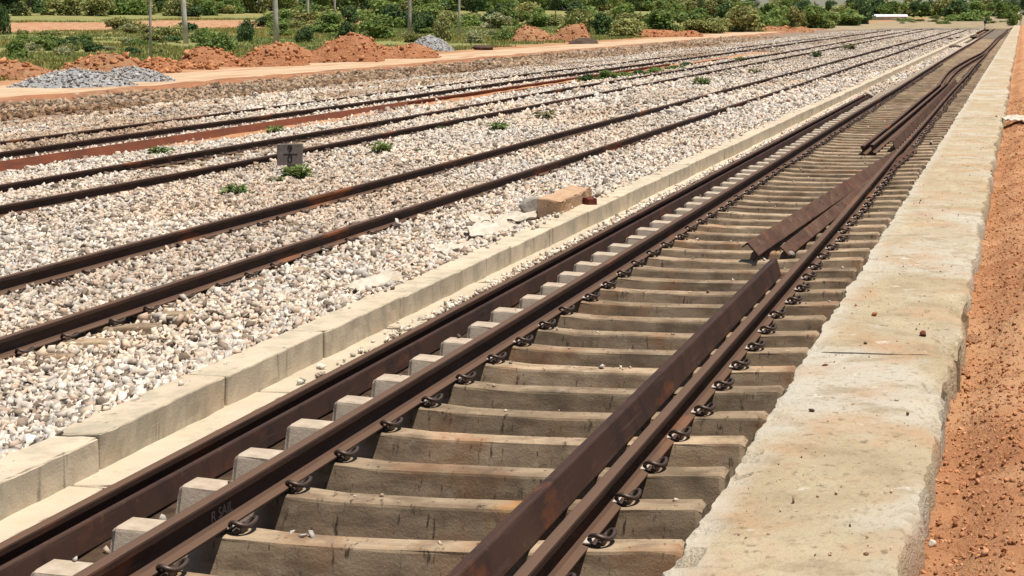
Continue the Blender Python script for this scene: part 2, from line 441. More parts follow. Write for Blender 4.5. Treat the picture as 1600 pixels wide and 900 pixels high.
def terrain_mat():
    m, t, b = nodes('terrain')
    g = t.nodes.new('ShaderNodeNewGeometry'); vec = g.outputs['Position']
    n1 = noise(t, vec, .05, 5); n2 = noise(t, vec, .35, 6); n3 = noise(t, vec, 1.5, 6)
    soil = mixc(t, ramp(t, n2, .35, .65), (.34, .145, .065), (.44, .27, .155))
    grass = mixc(t, ramp(t, n2, .35, .65), (.20, .205, .065), mixc(t, ramp(t, n3, .4, .6), (.18, .215, .065), (.32, .25, .12)))
    sp = t.nodes.new('ShaderNodeSeparateXYZ'); t.links.new(vec, sp.inputs[0])
    x = sp.outputs[0]
    # grass takes over beyond the road verge; the red bank at the terrace stays bare
    gx = ramp(t, x, -47, -42, True)
    rx1 = ramp(t, x, -116, -111); rx2 = ramp(t, x, -104, -98, True)
    f = t.nodes.new('ShaderNodeMath'); f.operation = 'MULTIPLY'; t.links.new(rx1, f.inputs[0]); t.links.new(rx2, f.inputs[1])
    thr = ramp(t, n1, .30, .44)
    gm = t.nodes.new('ShaderNodeMath'); gm.operation = 'MULTIPLY'; t.links.new(gx, gm.inputs[0]); t.links.new(thr, gm.inputs[1])
    c = mixc(t, gm.outputs[0], soil, grass)
    bare = t.nodes.new('ShaderNodeMath'); bare.operation = 'MULTIPLY'; t.links.new(f.outputs[0], bare.inputs[0]); bare.inputs[1].default_value = .9
    c = mixc(t, bare.outputs[0], c, mixc(t, ramp(t, n3, .35, .62), (.36, .15, .08), (.46, .28, .17)))
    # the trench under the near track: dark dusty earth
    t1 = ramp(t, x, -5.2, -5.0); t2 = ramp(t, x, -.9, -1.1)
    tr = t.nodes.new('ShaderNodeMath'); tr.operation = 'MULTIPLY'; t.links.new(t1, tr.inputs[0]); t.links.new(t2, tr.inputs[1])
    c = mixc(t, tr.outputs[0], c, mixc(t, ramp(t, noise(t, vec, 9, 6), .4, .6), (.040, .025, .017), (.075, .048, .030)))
    # far end of the yard: dry yellowish earth
    yy = ramp(t, sp.outputs[1], 215, 260); xx = ramp(t, x, -40, -34)
    yf = t.nodes.new('ShaderNodeMath'); yf.operation = 'MULTIPLY'; t.links.new(yy, yf.inputs[0]); t.links.new(xx, yf.inputs[1])
    c = mixc(t, yf.outputs[0], c, mixc(t, ramp(t, n2, .35, .6), (.38, .29, .20), (.25, .20, .11)))
    t.links.new(c, b.inputs['Base Color']); b.inputs['Roughness'].default_value = .96; b.inputs['Specular IOR Level'].default_value = .1
    bn = t.nodes.new('ShaderNodeBump'); bn.inputs['Distance'].default_value = .15; bn.inputs['Strength'].default_value = .8
    t.links.new(n3, bn.inputs['Height']); t.links.new(bn.outputs[0], b.inputs['Normal'])
    return m
M['terrain'] = terrain_mat()

# ------------------------------------------------------------------ ground, beds, road
xs = np.unique(np.concatenate([-np.geomspace(40, 2500, 60), np.linspace(-140, -40, 90), [-34.2, -33.6, -26, -24.5, -23.5, -5.5, -5.3, -5.05, -1.0, -.9, -.45, -.4, 0, 1, 3, 6, 15, 30],
                              np.linspace(-5, -1.02, 34), np.geomspace(40, 2500, 22)]))
ys = np.unique(np.concatenate([[-300, -100, -40, -10], np.arange(0, 40, .35), np.arange(40, 320, 2.0), np.geomspace(320, 4000, 40)]))
V, Fc = grid(xs, ys, ground_z)
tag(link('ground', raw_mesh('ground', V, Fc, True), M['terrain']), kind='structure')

ys = np.concatenate([steps(4, 60, .09, 1.006, .6), np.arange(61, 262, 1.2)])
V, Fc = grid(np.concatenate([np.arange(-27.3, -16, .22), np.arange(-16, -5.3, .11), [-5.27]]), ys, lambda x, y: ballast_z(x, y) - .015 - .05 * smooth(225, 258, y))
tag(link('ballast_bed', raw_mesh('ballast_bed', V, Fc, True), M['bed']), kind='structure')

def gravel_z(x, y):
    z = np.interp(x, [-34.2, -33.9, -33.4, -31, -28, -27.0, -26.0], [-.98, -.80, -.70, -.78, -.74, -.72, -.82])
    return z + .10 * fbm(x * .8, y * .5, 13, 4)
V, Fc = grid(np.arange(-34.2, -25.9, .2), np.concatenate([np.arange(20, 120, .3), np.arange(120, 262, 1.2)]), gravel_z)
tag(link('gravel_bed', raw_mesh('gravel_bed', V, Fc, True), M['gravel']), kind='structure')

def road_z(x, y):
    z = np.interp(x, [-41.5, -41, -39.5, -37.5, -35.5, -34.3, -34.0], [-.85, -.70, -.645, -.655, -.64, -.60, -.95])
    return z + .06 * fbm(x * .7, y * .25, 21, 4) * smooth(-41, -40, x)
V, Fc = grid(np.arange(-41.5, -33.9, .2), np.concatenate([np.arange(20, 120, .5), np.arange(120, 300, 1.5)]), road_z)
tag(link('dirt_road', raw_mesh('dirt_road', V, Fc, True), M['road']), kind='structure')

def verge_z(x, y):
    return -.60 + .14 * fbm(x * 1.2, y * .5, 25, 4) - .35 * smooth(.7, 1.25, np.abs(x + 33.45 + .5 * fbm(y * .15, y * 0, 26, 3)))
V, Fc = grid(np.arange(-35.0, -31.9, .15), np.concatenate([np.arange(20, 120, .4), np.arange(120, 262, 1.5)]), verge_z)
tag(link('road_verge', raw_mesh('road_verge', V, Fc, True), M['verge']), kind='structure')

# ------------------------------------------------------------------ platform wall and red soil bank
WL, WR, WZ = -1.11, -0.34, 0.53
def wall_mesh(y0, y1, ds, seed):
    ys = np.arange(y0, y1 + ds * .5, ds); ys[-1] = y1
    n = len(ys)
    offs = np.array([0, 0, 0, .006, .022, .08, .17, .25, .33, .42, .5, .58, .65, .70, .735, .755, .77, .77, .77])
    side = np.array([TRENCH - .1, .1, WZ - .018, WZ - .003, WZ, WZ, WZ, WZ, WZ, WZ, WZ, WZ, WZ, WZ, WZ - .003, WZ - .012, WZ - .04, WZ - .18, 0.0])
    Y = np.repeat(ys[:, None], len(offs), 1)
    el = .04 * fbm(ys * 3.1, ys * 0, seed, 4) + .035 * fbm(ys * 13, ys * 0, seed + 3, 3)
    er = .13 * fbm(ys * 1.4, ys * 0, seed + 5, 4) + .05 * fbm(ys * 9, ys * 0, seed + 6, 3)
    fr = offs / .77
    X = WL + offs[None, :] + el[:, None] * (1 - fr)[None, :] ** 2 + er[:, None] * fr[None, :] ** 3
    Z = np.repeat(side[None, :], n, 0)
    top = ((offs > .01) & (offs < .769)).astype(float)
    Z = Z + top * (.014 * fbm(X * 2, Y * 2, seed + 9, 3) + .016 * fbm(X * 11, Y * 9, seed + 10, 4) + .010 * np.clip(fbm(X * 24, Y * 30, seed + 12, 2), -.1, .5))
    # crumbled bites along the outer edge
    bite = np.clip(fbm(ys * 1.9, ys * 0 + 4, seed + 20, 3) - .13, 0, 1)
    Z = Z - (bite[:, None] * 1.2) * np.clip((fr[None, :] - .82) / .18, 0, 1) * top
    rb = np.clip(fbm(ys * 6, ys * 0 + 2, seed + 24, 3) - .12, 0, 1)
    Z = Z - (rb[:, None] * .5) * np.clip((.10 - fr[None, :]) / .10, 0, 1) * top
    Vv = np.stack([X.ravel(), Y.ravel(), Z.ravel()], 1)
    k = len(offs); i = np.arange(k - 1); j = np.arange(n - 1); I, J = np.meshgrid(i, j); a = (J * k + I).ravel()
    faces = [tuple(f) for f in np.stack([a, a + 1, a + 1 + k, a + k], 1)]
    faces.append(tuple(range(k - 1, -1, -1))); faces.append(tuple(range((n - 1) * k, n * k)))
    mb = MB(); mb.V = Vv.tolist(); mb.F = faces; mb.n = len(Vv)
    me = mb.mesh('platform_wall', M['wall'], True)
    me.set_sharp_from_angle(angle=R(33))
    return me
joints = [(3.0, 8.06, .026, 'nearest cast section of the low concrete platform wall, pitted and stained with red dust'),
          (8.075, 25.9, .05, 'second cast section of the platform wall, pale with sandy patches, beyond the chipped gap'),
          (25.92, 42.0, .12, 'third cast section of the platform wall, starting at a dark cross joint'),
          (42.02, 203.0, .6, 'farthest long section of the pale platform wall running to the trees')]
for k, (a, b, ds, lab) in enumerate(joints):
    tag(link('platform_wall', wall_mesh(a, b, ds, 40 + k * 31)), lab, 'platform wall', 'cast sections of the platform wall', 'thing')

def soil_z(x, y):
    xe = x + .16 * fbm(y * 1.3, y * 0, 58, 4)
    z = .34 + .11 * smooth(-.34, -.02, xe) + .05 * smooth(.1, .4, xe) + .10 * smooth(1, 5, x)
    z = z + .10 * fbm(x * 1.6, y * 1.2, 51, 4) + (.085 * fbm(x * 6, y * 6, 52, 3) + .035 * fbm(x * 13, y * 11, 53, 2)) * (1 - smooth(40, 60, y)) + .05 * smooth(-.30, -.36, x) * 0
    # a rough shoulder of heaped clods against the wall in the middle distance
    z = z + .10 * smooth(8.6, 9.6, y) * (1 - smooth(11.5, 13.5, y)) * smooth(.35, -.1, x) * (1 + 2 * fbm(x * 5, y * 5, 55, 3))
    z = np.where(x < .0, np.minimum(z, .42 + .10 * smooth(-.30, .0, x) + .06 * fbm(x * 7, y * 7, 56, 3)), z)
    return np.where(x < -.40, np.minimum(z, .38), z)
V, Fc = grid(np.concatenate([np.arange(-.62, 1.2, .035), np.arange(1.2, 8, .25)]), np.concatenate([np.arange(3, 22, .045), np.arange(22, 60, .2), np.arange(60, 205, 1.)]), soil_z)
tag(link('soil_bank', raw_mesh('soil_bank', V, Fc, True), M['soil']), kind='structure')

# ------------------------------------------------------------------ rails
HALF = [(.068, 0), (.068, .0095), (.030, .021), (.0125, .034), (.0080, .060), (.0085, .095), (.0130, .108), (.0290, .116), (.0335, .121), (.0335, .146), (.0290, .1535), (.0150, .156)]
PROF = [(x, z) for x, z in HALF] + [(-x, z) for x, z in reversed(HALF)]
def rail_obj(name, path, m, label, cat='rail', group=None):
    V_, F_ = sweep(PROF, path)
    mb = MB().add(V_, F_)
    return tag(link(name, mb.mesh(name, m)), label, cat, group)
def straight(x, ztop, y0, y1, wob=.0, seed=0):
    p = []
    for y in list(steps(y0, y1, .6, 1.04, 5)):
        y = min(y, y1)
        w1 = wob * float(fbm(y * .07, 0, seed, 2)) * smooth(20, 90, y)
        w2 = .5 * wob * float(fbm(y * .06, 3, seed, 2))
        p.append((x + float(w1), y, ztop - RAIL_H + w2, 0))
    return p
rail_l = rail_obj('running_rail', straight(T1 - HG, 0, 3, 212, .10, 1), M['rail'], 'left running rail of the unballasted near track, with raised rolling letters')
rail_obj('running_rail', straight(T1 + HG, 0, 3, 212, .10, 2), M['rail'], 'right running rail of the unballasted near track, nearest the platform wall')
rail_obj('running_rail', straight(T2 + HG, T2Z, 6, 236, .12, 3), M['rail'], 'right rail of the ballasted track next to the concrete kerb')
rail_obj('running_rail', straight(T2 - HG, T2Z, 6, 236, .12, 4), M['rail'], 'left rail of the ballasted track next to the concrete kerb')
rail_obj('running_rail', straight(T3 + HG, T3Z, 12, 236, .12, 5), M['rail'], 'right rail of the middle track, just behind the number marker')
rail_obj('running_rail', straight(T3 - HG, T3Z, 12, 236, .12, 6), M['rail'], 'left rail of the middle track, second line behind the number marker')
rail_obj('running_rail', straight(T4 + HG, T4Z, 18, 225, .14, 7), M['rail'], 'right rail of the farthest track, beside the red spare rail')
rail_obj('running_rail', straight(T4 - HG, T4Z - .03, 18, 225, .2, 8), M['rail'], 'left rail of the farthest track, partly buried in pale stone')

# raised rolling letters on the web of the near left rail
def text_mesh(body, size, ext, m):
    cu = bpy.data.curves.new('lettering', 'FONT'); cu.body = body; cu.size = size; cu.extrude = ext
    cu.align_x = 'CENTER'; cu.align_y = 'CENTER'
    o = bpy.data.objects.new('lettering', cu); COL.objects.link(o)
    bpy.context.view_layer.update()
    me = bpy.data.meshes.new_from_object(o.evaluated_get(bpy.context.evaluated_depsgraph_get()))
    bpy.data.objects.remove(o)
    me.materials.clear(); me.materials.append(m)
    return me
tx, ty = P(338, 800, -.08)
kid('lettering', text_mesh('R SAIL', .074, .002, M['raised']), rail_l, loc=(T1 - HG + .0098, ty, -.078), rot=(R(90), 0, R(90)))

# spare rail standing beside the ledge, and the red rails near the farthest track
SPR = 'spare steel lying along the tracks'
GEND = P(1370, 148, -.2)[1]
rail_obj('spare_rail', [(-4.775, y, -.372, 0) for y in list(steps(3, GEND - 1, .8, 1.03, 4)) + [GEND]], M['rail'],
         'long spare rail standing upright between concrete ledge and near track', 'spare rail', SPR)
def lying(pts, roll):
    return [(x, y, z, roll) for x, y, z in pts]
def seg(p0, p1, z, n=14):
    (x0, y0), (x1, y1) = p0, p1
    return [(x0 + (x1 - x0) * k / n, y0 + (y1 - y0) * k / n, z) for k in range(n + 1)]
for lab, xx, ya, yb, ro, dz in (('second rust red rail lying on red earth right of the farthest track', -17.95, 44, 78.0, R(0), .0),
                                ('thin rust rail lying between the farthest and the middle track', -17.25, 50, 90.0, R(75), .02)):
    rail_obj('spare_rail', lying(seg((xx, ya), (xx + .15, yb), -.50 + dz), ro), M['rail_red'], lab, 'spare rail', SPR)

# ------------------------------------------------------------------ steel channels
def channel_profile(H, W, t):      # web along +v (0..H) at u=0 facing +u, flanges to -u
    r = .012
    return [(0, r), (0, H - r), (-r * .3, H - r * .3), (-r, H), (-W, H), (-W, H - t * .7), (-t * 1.6, H - t * 1.3), (-t, H - t * 2.2), (-t, t * 2.2), (-t * 1.6, t * 1.3), (-W, t * .7), (-W, 0), (-r, 0), (-r * .3, r * .3)]
def channel_obj(path, m, label, H=.18, W=.07, t=.009):
    V_, F_ = sweep(channel_profile(H, W, t), path)
    F_ = [tuple(reversed(f)) for f in F_]
    me = MB().add(V_, F_).mesh('steel_channel', m)
    return tag(link('steel_channel', me), label, 'steel channel', SPR)
channel_obj(lying(seg((-17.50, 17), (-17.62, 43.5), -.50, 14), R(24)), M['rail_red'], 'rust red steel channel lying in the stone right of the farthest track', .22, .08, .012)
channel_obj(lying(seg((-4.570, 3), (-4.570, GEND), -.372, 24), R(8)), M['channel'], 'long brown steel channel on edge beside the ends of the near sleepers', .150, .028)
AE = P(1207, 432, SEAT - .01)
channel_obj(lying(seg((-2.238, 3), (-2.228, AE[1]), SEAT - .006, 12), R(15)), M['channel'], 'nearest reddish steel channel leaning along the left of the right running rail', .178, .062)
b0 = P(1186, 406, -.165); b1 = P(1410, 250, -.165)
channel_obj(lying(seg(b0, b1, -.125, 10), R(42)), M['channel_dusty'], 'dusty steel channel tilted face up, left one of the crossed pair past the nearest channel', .18, .075, .014)
c0 = P(1240, 400, -.150); c1 = P(1432, 237, -.150)
channel_obj(lying(seg((c0[0] - .035, c0[1]), (c1[0] + .02, c1[1]), -.150, 10), R(47)), M['channel_dusty'], 'dusty steel channel lying against the right rail, right one of the tilted pair', .14, .07, .014)

e0 = (-2.235, c1[1] + .4); e1 = (-2.215, P(1487, 128, -.1)[1])
channel_obj(lying(seg(e0, e1, SEAT - .006, 14), R(20)), M['channel_dusty'], 'far dusty steel channel leaning along the right running rail beyond the tilted pair', .18, .07, .012)
# far loose rails that wander between the running rails
def wander(pts, z, label):
    ps = [P(x, y, z) for x, y in pts]
    path = []
    for k in range(len(ps) - 1):
        n = 6
        for q in range(n):
            t_ = q / n
            path.append((ps[k][0] * (1 - t_) + ps[k + 1][0] * t_, ps[k][1] * (1 - t_) + ps[k + 1][1] * t_, z, 0))
    path.append((*ps[-1], z, 0))
    xs_ = np.array([p[0] for p in path])
    ker = np.array([1, 2, 3, 2, 1]) / 9
    xp = np.convolve(np.pad(xs_, 2, 'edge'), ker, 'valid')
    path = [(float(x), p[1], p[2], 0) for x, p in zip(xp, path)]
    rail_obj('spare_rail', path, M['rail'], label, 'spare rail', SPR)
wander([(1347, 242), (1400, 198), (1440, 162), (1470, 137)], SEAT - .012, 'left of two loose rails lying upright on the sleepers beyond the channels')
wander([(1362, 240), (1412, 197), (1450, 163), (1481, 135)], SEAT - .012, 'right of two loose rails lying upright on the sleepers beyond the channels')
wander([(1466, 140), (1480, 119), (1492, 109), (1514, 96), (1534, 86), (1546, 75), (1556, 63), (1572, 50), (1582, 44)], SEAT - .012, 'far left loose rail that bends in an S between the near rails')
wander([(1476, 140), (1490, 121), (1502, 110), (1523, 97), (1541, 86), (1552, 75), (1562, 63), (1575, 51)], SEAT - .012, 'far right loose rail that bends in an S beside the right running rail')

# ------------------------------------------------------------------ sleepers
def sleeper_mesh(m, res=1, seed=0):
    xs_ = [-1.375, -1.345, -1.2, -1.05, -.87, -.70, -.52, -.3, 0, .3, .52, .70, .87, 1.05, 1.2, 1.345, 1.375]
    if res == 0: xs_ = [-1.375, -1.05, -.6, 0, .6, 1.05, 1.375]
    V_ = []; rg = np.random.default_rng(seed)
    for x in xs_:
        a = abs(x)
        top = np.interp(a, [0, .5, .62, .87, 1.375], [-.027, -.024, -.012, 0, .0235]) + (rg.normal(0, .0012))
        wt = np.interp(a, [0, .5, .7, 1.375], [.070, .072, .080, .080]); wb = np.interp(a, [0, .5, .8, 1.375], [.11, .112, .13, .132])
        e = 0
        if a > 1.37: top -= .022; wt -= .018; e = .010
        bot = -.212
        ch = .013
        j = rg.normal(0, .0016, 8)
        if rg.random() < .05: j[3] += rg.uniform(.008, .02); j[2] += .008
        V_ += [(x, -wb + e, bot), (x, -wt - .004 + j[0], top - ch * 1.6), (x, -wt + j[1], top - ch * .6), (x, -wt + ch * 1.2 + j[2], top), (x, wt - ch * 1.2, top), (x, wt, top - ch * .6), (x, wt + .004, top - ch * 1.6), (x, wb - e, bot)]
    n = 8; F_ = []
    for i in range(len(xs_) - 1):
        for k in range(n):
            q = i * n + k; r = i * n + (k + 1) % n
            F_.append((q, r, r + n, q + n))
    F_.append(tuple(range(n - 1, -1, -1))); F_.append(tuple(range((len(xs_) - 1) * n, len(xs_) * n)))
    F_ = [tuple(reversed(f)) for f in F_]
    return MB().add(V_, F_).mesh('sleeper', m)

def spline(pts, n=5):
    pts = [Vector(p) for p in pts]; o = []
    for i in range(len(pts) - 1):
        p0 = pts[max(i - 1, 0)]; p1 = pts[i]; p2 = pts[i + 1]; p3 = pts[min(i + 2, len(pts) - 1)]
        for k in range(n):
            t = k / n
            o.append(.5 * ((2 * p1) + (p2 - p0) * t + (2 * p0 - 5 * p1 + 4 * p2 - p3) * t * t + (3 * p1 - p0 - 3 * p2 + p3) * t ** 3))
    o.append(pts[-1]); return o
clip_pts = [(.050, -.075, .016), (.050, .025, .016), (.054, .060, .026), (.078, .078, .044), (.108, .062, .054), (.116, .015, .044), (.106, -.040, .040), (.076, -.070, .052), (.036, -.066, .062), (.004, -.036, .050), (-.016, .004, .032), (-.014, .034, .030)]
clip_pts = [(x * .84, y * .80, z * .92) for x, y, z in clip_pts]
clip_me = MB().tube(spline(clip_pts, 3), .0112, 7).mesh('clip', M['clip'], True)
sh = MB(); sh.box((.048, .0, .020), (.034, .066, .042), .008); sh.box((.012, 0, .006), (.05, .088, .010), .003)
shoulder_me = sh.mesh('shoulder', M['clip'])
liner_me = MB().box((-.014, 0, .0225), (.040, .096, .010), .003).mesh('liner', M['liner'])
pad_me = MB().box((0, 0, .0005), (.150, .165, .009), .002).mesh('rail_pad', M['steel_black'])

def fit_clips(o, full, spare_beside=False):
    for s in (-1, 1):
        for q in (-1, 1):
            x = s * HG + q * .068
            rot = 0 if q > 0 else math.pi
            if not (spare_beside and s > 0 and q < 0): kid('clip', clip_me, o, loc=(x, 0, .002 + q * s * .004), rot=(0, 0, rot))
            if full and not (spare_beside and s > 0 and q < 0):
                kid('shoulder', shoulder_me, o, loc=(x, 0, q * s * .004), rot=(0, 0, rot))
            if full:
                kid('liner', liner_me, o, loc=(x, 0, 0), rot=(0, 0, rot))
SLAB = 'bare concrete sleeper of the near track carrying both running rails'
SGRP = 'concrete sleepers under the near track'
protos = []
for k in range(9):
    o = link('sleeper', sleeper_mesh(M['sleeper'], 1, k)); protos.append(o)
    fit_clips(o, True, True)
mid = link('sleeper', sleeper_mesh(M['sleeper'], 1, 9)); fit_clips(mid, False)
far = link('sleeper', sleeper_mesh(M['sleeper'], 0, 11))
used = set()
SL0 = 7.02
N1 = 232
stain_k = None
for k in range(N1):
    y = SL0 - 3.6 + .6 * k
    src = protos[k if k < 9 else random.randrange(9)] if y < 40 else (mid if y < 72 else far)
    if src.name in used: o = copy_tree(src)
    else: o = src; used.add(src.name)
    o.location = (T1 + random.uniform(-.03, .03), y + random.uniform(-.024, .024), SEAT)
    o.rotation_euler = (0, 0, random.uniform(-.014, .014))
    tag(o, SLAB, 'sleeper', SGRP)
    if k == 7: stain_k = o
# the rust-stained sleeper at the foot of the picture
def stain_mat():
    m = M['sleeper'].copy(); m.name = 'sleeper_orange_stain'
    t = m.node_tree; b = [n for n in t.nodes if n.type == 'BSDF_PRINCIPLED'][0]
    src = b.inputs['Base Color'].links[0].from_socket
    tc = t.nodes.new('ShaderNodeTexCoord'); sp = t.nodes.new('ShaderNodeSeparateXYZ'); t.links.new(tc.outputs['Object'], sp.inputs[0])
    n = noise(t, tc.outputs['Object'], 9, 5)
    a0 = ramp(t, sp.outputs[0], .26, .46); a1 = ramp(t, sp.outputs[0], .58, .66, True); bb = ramp(t, n, .36, .62)
    am = t.nodes.new('ShaderNodeMath'); am.operation = 'MULTIPLY'; t.links.new(a0, am.inputs[0]); t.links.new(a1, am.inputs[1]); a = am.outputs[0]
    mu = t.nodes.new('ShaderNodeMath'); mu.operation = 'MULTIPLY'; t.links.new(a, mu.inputs[0]); t.links.new(bb, mu.inputs[1])
    c = mixc(t, mu.outputs[0], src, (.40, .175, .05)); t.links.new(c, b.inputs['Base Color'])
    return m
if stain_k:
    stain_k.data = stain_k.data.copy(); stain_k.data.materials.clear(); stain_k.data.materials.append(stain_mat())
    tag(stain_k, 'concrete sleeper with a bright orange rust stain beside the nearest steel channel', 'sleeper')
# the far end, too small to tell apart
mbf = MB(); y = SL0 - 3.6 + .6 * N1
while y < 211:
    mbf.box((T1, y, SEAT - .10), (2.75, .19, .20)); y += .6
tag(link('far_sleepers', mbf.mesh('far_sleepers', M['sleeper'])), kind='stuff')

sl2 = link('sleeper', sleeper_mesh(M['sleeper'], 1, 21)); fit_clips(sl2, False)
first = True
for k in range(40):
    o = sl2 if k == 0 else copy_tree(sl2)
    o.location = (T2 + random.uniform(-.03, .03), 8.3 + .6 * k, T2Z - .160); o.rotation_euler = (0, 0, random.uniform(-.02, .02))
    tag(o, 'pale sleeper end poking out of the stone beside the ballasted track', 'sleeper', 'half buried sleepers of the ballasted track')
for k in range(20):
    o = copy_tree(sl2)
    o.location = (T3 + random.uniform(-.03, .03), 24.2 + .6 * k, T3Z - .160)
    tag(o, 'pinkish dusty sleeper showing between the rails of the middle track', 'sleeper', 'sleepers showing in the middle track')

# ------------------------------------------------------------------ kerb blocks and ledge slabs
def rough_block(sx, sy, sz, seed, amp=.006, nx=4, ny=14, nz=3, bev=.012, chip=.0):
    """closed box with worn edges; origin at the bottom centre."""
    xs_ = np.concatenate([[-.5, -.5 + bev / sx], np.linspace(-.5 + bev / sx, .5 - bev / sx, nx)[1:-1], [.5 - bev / sx, .5]]) * sx
    ys_ = np.concatenate([[-.5, -.5 + bev / sy], np.linspace(-.5 + bev / sy, .5 - bev / sy, ny)[1:-1], [.5 - bev / sy, .5]]) * sy
    zs_ = np.concatenate([[0, bev / sz], np.linspace(bev / sz, 1 - bev / sz, nz)[1:-1], [1 - bev / sz, 1]]) * sz
    idx = {}; V_ = []; F_ = []
    def vid(i, j, k):
        if (i, j, k) not in idx:
            ex = i in (0, len(xs_) - 1); ey = j in (0, len(ys_) - 1); ez = k in (0, len(zs_) - 1)
            x, y, z = xs_[i], ys_[j], zs_[k]
            c = ex + ey + ez
            if c >= 2:
                q = bev * (.55 + .6 * (c - 2))
                if ex: x -= math.copysign(q * .6, x)
                if ey: y -= math.copysign(q * .6, y)
                if ez: z -= math.copysign(q * .6, z - sz / 2)
                if chip and k == len(zs_) - 1:
                    g = max(0, float(fbm(x * 9 + seed, y * 9, seed + 5, 3)) - .08) * chip
                    z -= g
                    if ex: x -= math.copysign(g, x)
                    if ey: y -= math.copysign(g, y)
            n1 = float(fbm(x * 7 + z * 5 + seed * 3.1, y * 7 + z * 3, seed, 3)); n2 = float(fbm(x * 5 - z * 7 + 40, y * 6 + seed, seed + 3, 3))
            x += amp * n1 * 2; z += amp * n2 * 2 * (z > sz * .3)
            idx[(i, j, k)] = len(V_); V_.append((x, y, z))
        return idx[(i, j, k)]
    I, J, K = len(xs_) - 1, len(ys_) - 1, len(zs_) - 1
    for i in range(I):
        for j in range(J):
            F_.append((vid(i, j, 0), vid(i, j + 1, 0), vid(i + 1, j + 1, 0), vid(i + 1, j, 0)))
            F_.append((vid(i, j, K), vid(i + 1, j, K), vid(i + 1, j + 1, K), vid(i, j + 1, K)))
    for i in range(I):
        for k in range(K):
            F_.append((vid(i, 0, k), vid(i + 1, 0, k), vid(i + 1, 0, k + 1), vid(i, 0, k + 1)))
            F_.append((vid(i, J, k), vid(i, J, k + 1), vid(i + 1, J, k + 1), vid(i + 1, J, k)))
    for j in range(J):
        for k in range(K):
            F_.append((vid(0, j, k), vid(0, j, k + 1), vid(0, j + 1, k + 1), vid(0, j + 1, k)))
            F_.append((vid(I, j, k), vid(I, j + 1, k), vid(I, j + 1, k + 1), vid(I, j, k + 1)))
    return MB().add(V_, F_)
KX, KW, KTOP = -5.18, .28, -.034
kerb_protos = [rough_block(KW, 1.372, .40, s, .009, 4, 30, 6, .012, .035).mesh('kerb_block', M['kerb']) for s in (3, 8, 15, 22, 27)]
y = 3.05; k = 0
fj = P(160, 680, KTOP)[1]           # a joint seen in the photo fixes the phase
y = fj - 1.4 * 4 - .7
while y < 172:
    me = kerb_protos[(k * 3 + k // 4) % 5]
    o = link('kerb_block', me, None, None, (KX + random.uniform(-.008, .008), y, KTOP - .40 + random.uniform(-.007, .007)), (random.uniform(-.004, .004), 0, random.uniform(-.005, .005) + (math.pi if k % 3 == 1 else 0)))
    tag(o, 'long pale concrete kerb block in the row between ledge and ballast', 'kerb block', 'concrete kerb blocks along the near track', 'thing')
    y += 1.4; k += 1
ledge_protos = [rough_block(.30, 2.06, .30, s, .007, 5, 34, 3, .014, .05).mesh('ledge_slab', M['ledge']) for s in (33, 38, 41)]
y = P(150, 755, -.22)[1] - 2.1 * 3 + 1.05; k = 0
while y < 150:
    o = link('ledge_slab', ledge_protos[k % 3], None, None, (-4.932 + random.uniform(-.006, .006) - .04, y, -.224 - .30 + random.uniform(-.014, .010)), (0, 0, (math.pi if k % 2 else 0) + random.uniform(-.004, .004)))
    tag(o, 'low flat concrete ledge slab at the foot of the kerb blocks', 'ledge slab', 'ledge slabs at the foot of the kerb', 'thing')
    y += 2.09; k += 1

# ------------------------------------------------------------------ loose stone
def ico():
    p = (1 + 5 ** .5) / 2
    v = np.array([(-1, p, 0), (1, p, 0), (-1, -p, 0), (1, -p, 0), (0, -1, p), (0, 1, p), (0, -1, -p), (0, 1, -p), (p, 0, -1), (p, 0, 1), (-p, 0, -1), (-p, 0, 1)], float)
    v /= np.linalg.norm(v[0])
    f = np.array([(0, 11, 5), (0, 5, 1), (0, 1, 7), (0, 7, 10), (0, 10, 11), (1, 5, 9), (5, 11, 4), (11, 10, 2), (10, 7, 6), (7, 1, 8), (3, 9, 4), (3, 4, 2), (3, 2, 6), (3, 6, 8), (3, 8, 9), (4, 9, 5), (2, 4, 11), (6, 2, 10), (8, 6, 7), (9, 8, 1)])
    return v, f
IV, IF = ico()
BVX = np.array([(-1, -1, -1), (1, -1, -1), (1, 1, -1), (-1, 1, -1), (-1, -1, 1), (1, -1, 1), (1, 1, 1), (-1, 1, 1)], float) * .72
BFX = np.array([(0, 2, 1), (0, 3, 2), (4, 5, 6), (4, 6, 7), (0, 1, 5), (0, 5, 4), (1, 2, 6), (1, 6, 5), (2, 3, 7), (2, 7, 6), (3, 0, 4), (3, 4, 7)])
OV = np.array([(1, 0, 0), (-1, 0, 0), (0, 1, 0), (0, -1, 0), (0, 0, 1), (0, 0, -1)], float)
OF = np.array([(0, 2, 4), (2, 1, 4), (1, 3, 4), (3, 0, 4), (2, 0, 5), (1, 2, 5), (3, 1, 5), (0, 3, 5)])
def protoset(V_, n, rg):
    o = []
    for k in range(n):
        d = rg.normal(size=(7, 3)); d /= np.linalg.norm(d, axis=1)[:, None]
        v = V_ * (1 + rg.uniform(-.22, .22, (len(V_), 1)))
        for q in d:                                   # cleave flat facets, as crushed stone has
            s = v @ q; cut = rg.uniform(.34, .70)
            v = v - np.outer(np.maximum(s - cut, 0), q)
        o.append(v * np.array([1.32, 1.0, .78]) * rg.uniform(1.0, 1.25))
    return np.array(o)
PAL = np.array([(1.27, 1.21, 1.11), (1.18, 1.08, .94), (1.06, .99, .90), (.80, .72, .62), (1.28, 1.08, .86), (.58, .48, .39), (1.12, .90, .72), (.98, .95, .90), (1.42, 1.36, 1.22), (.36, .29, .23)])
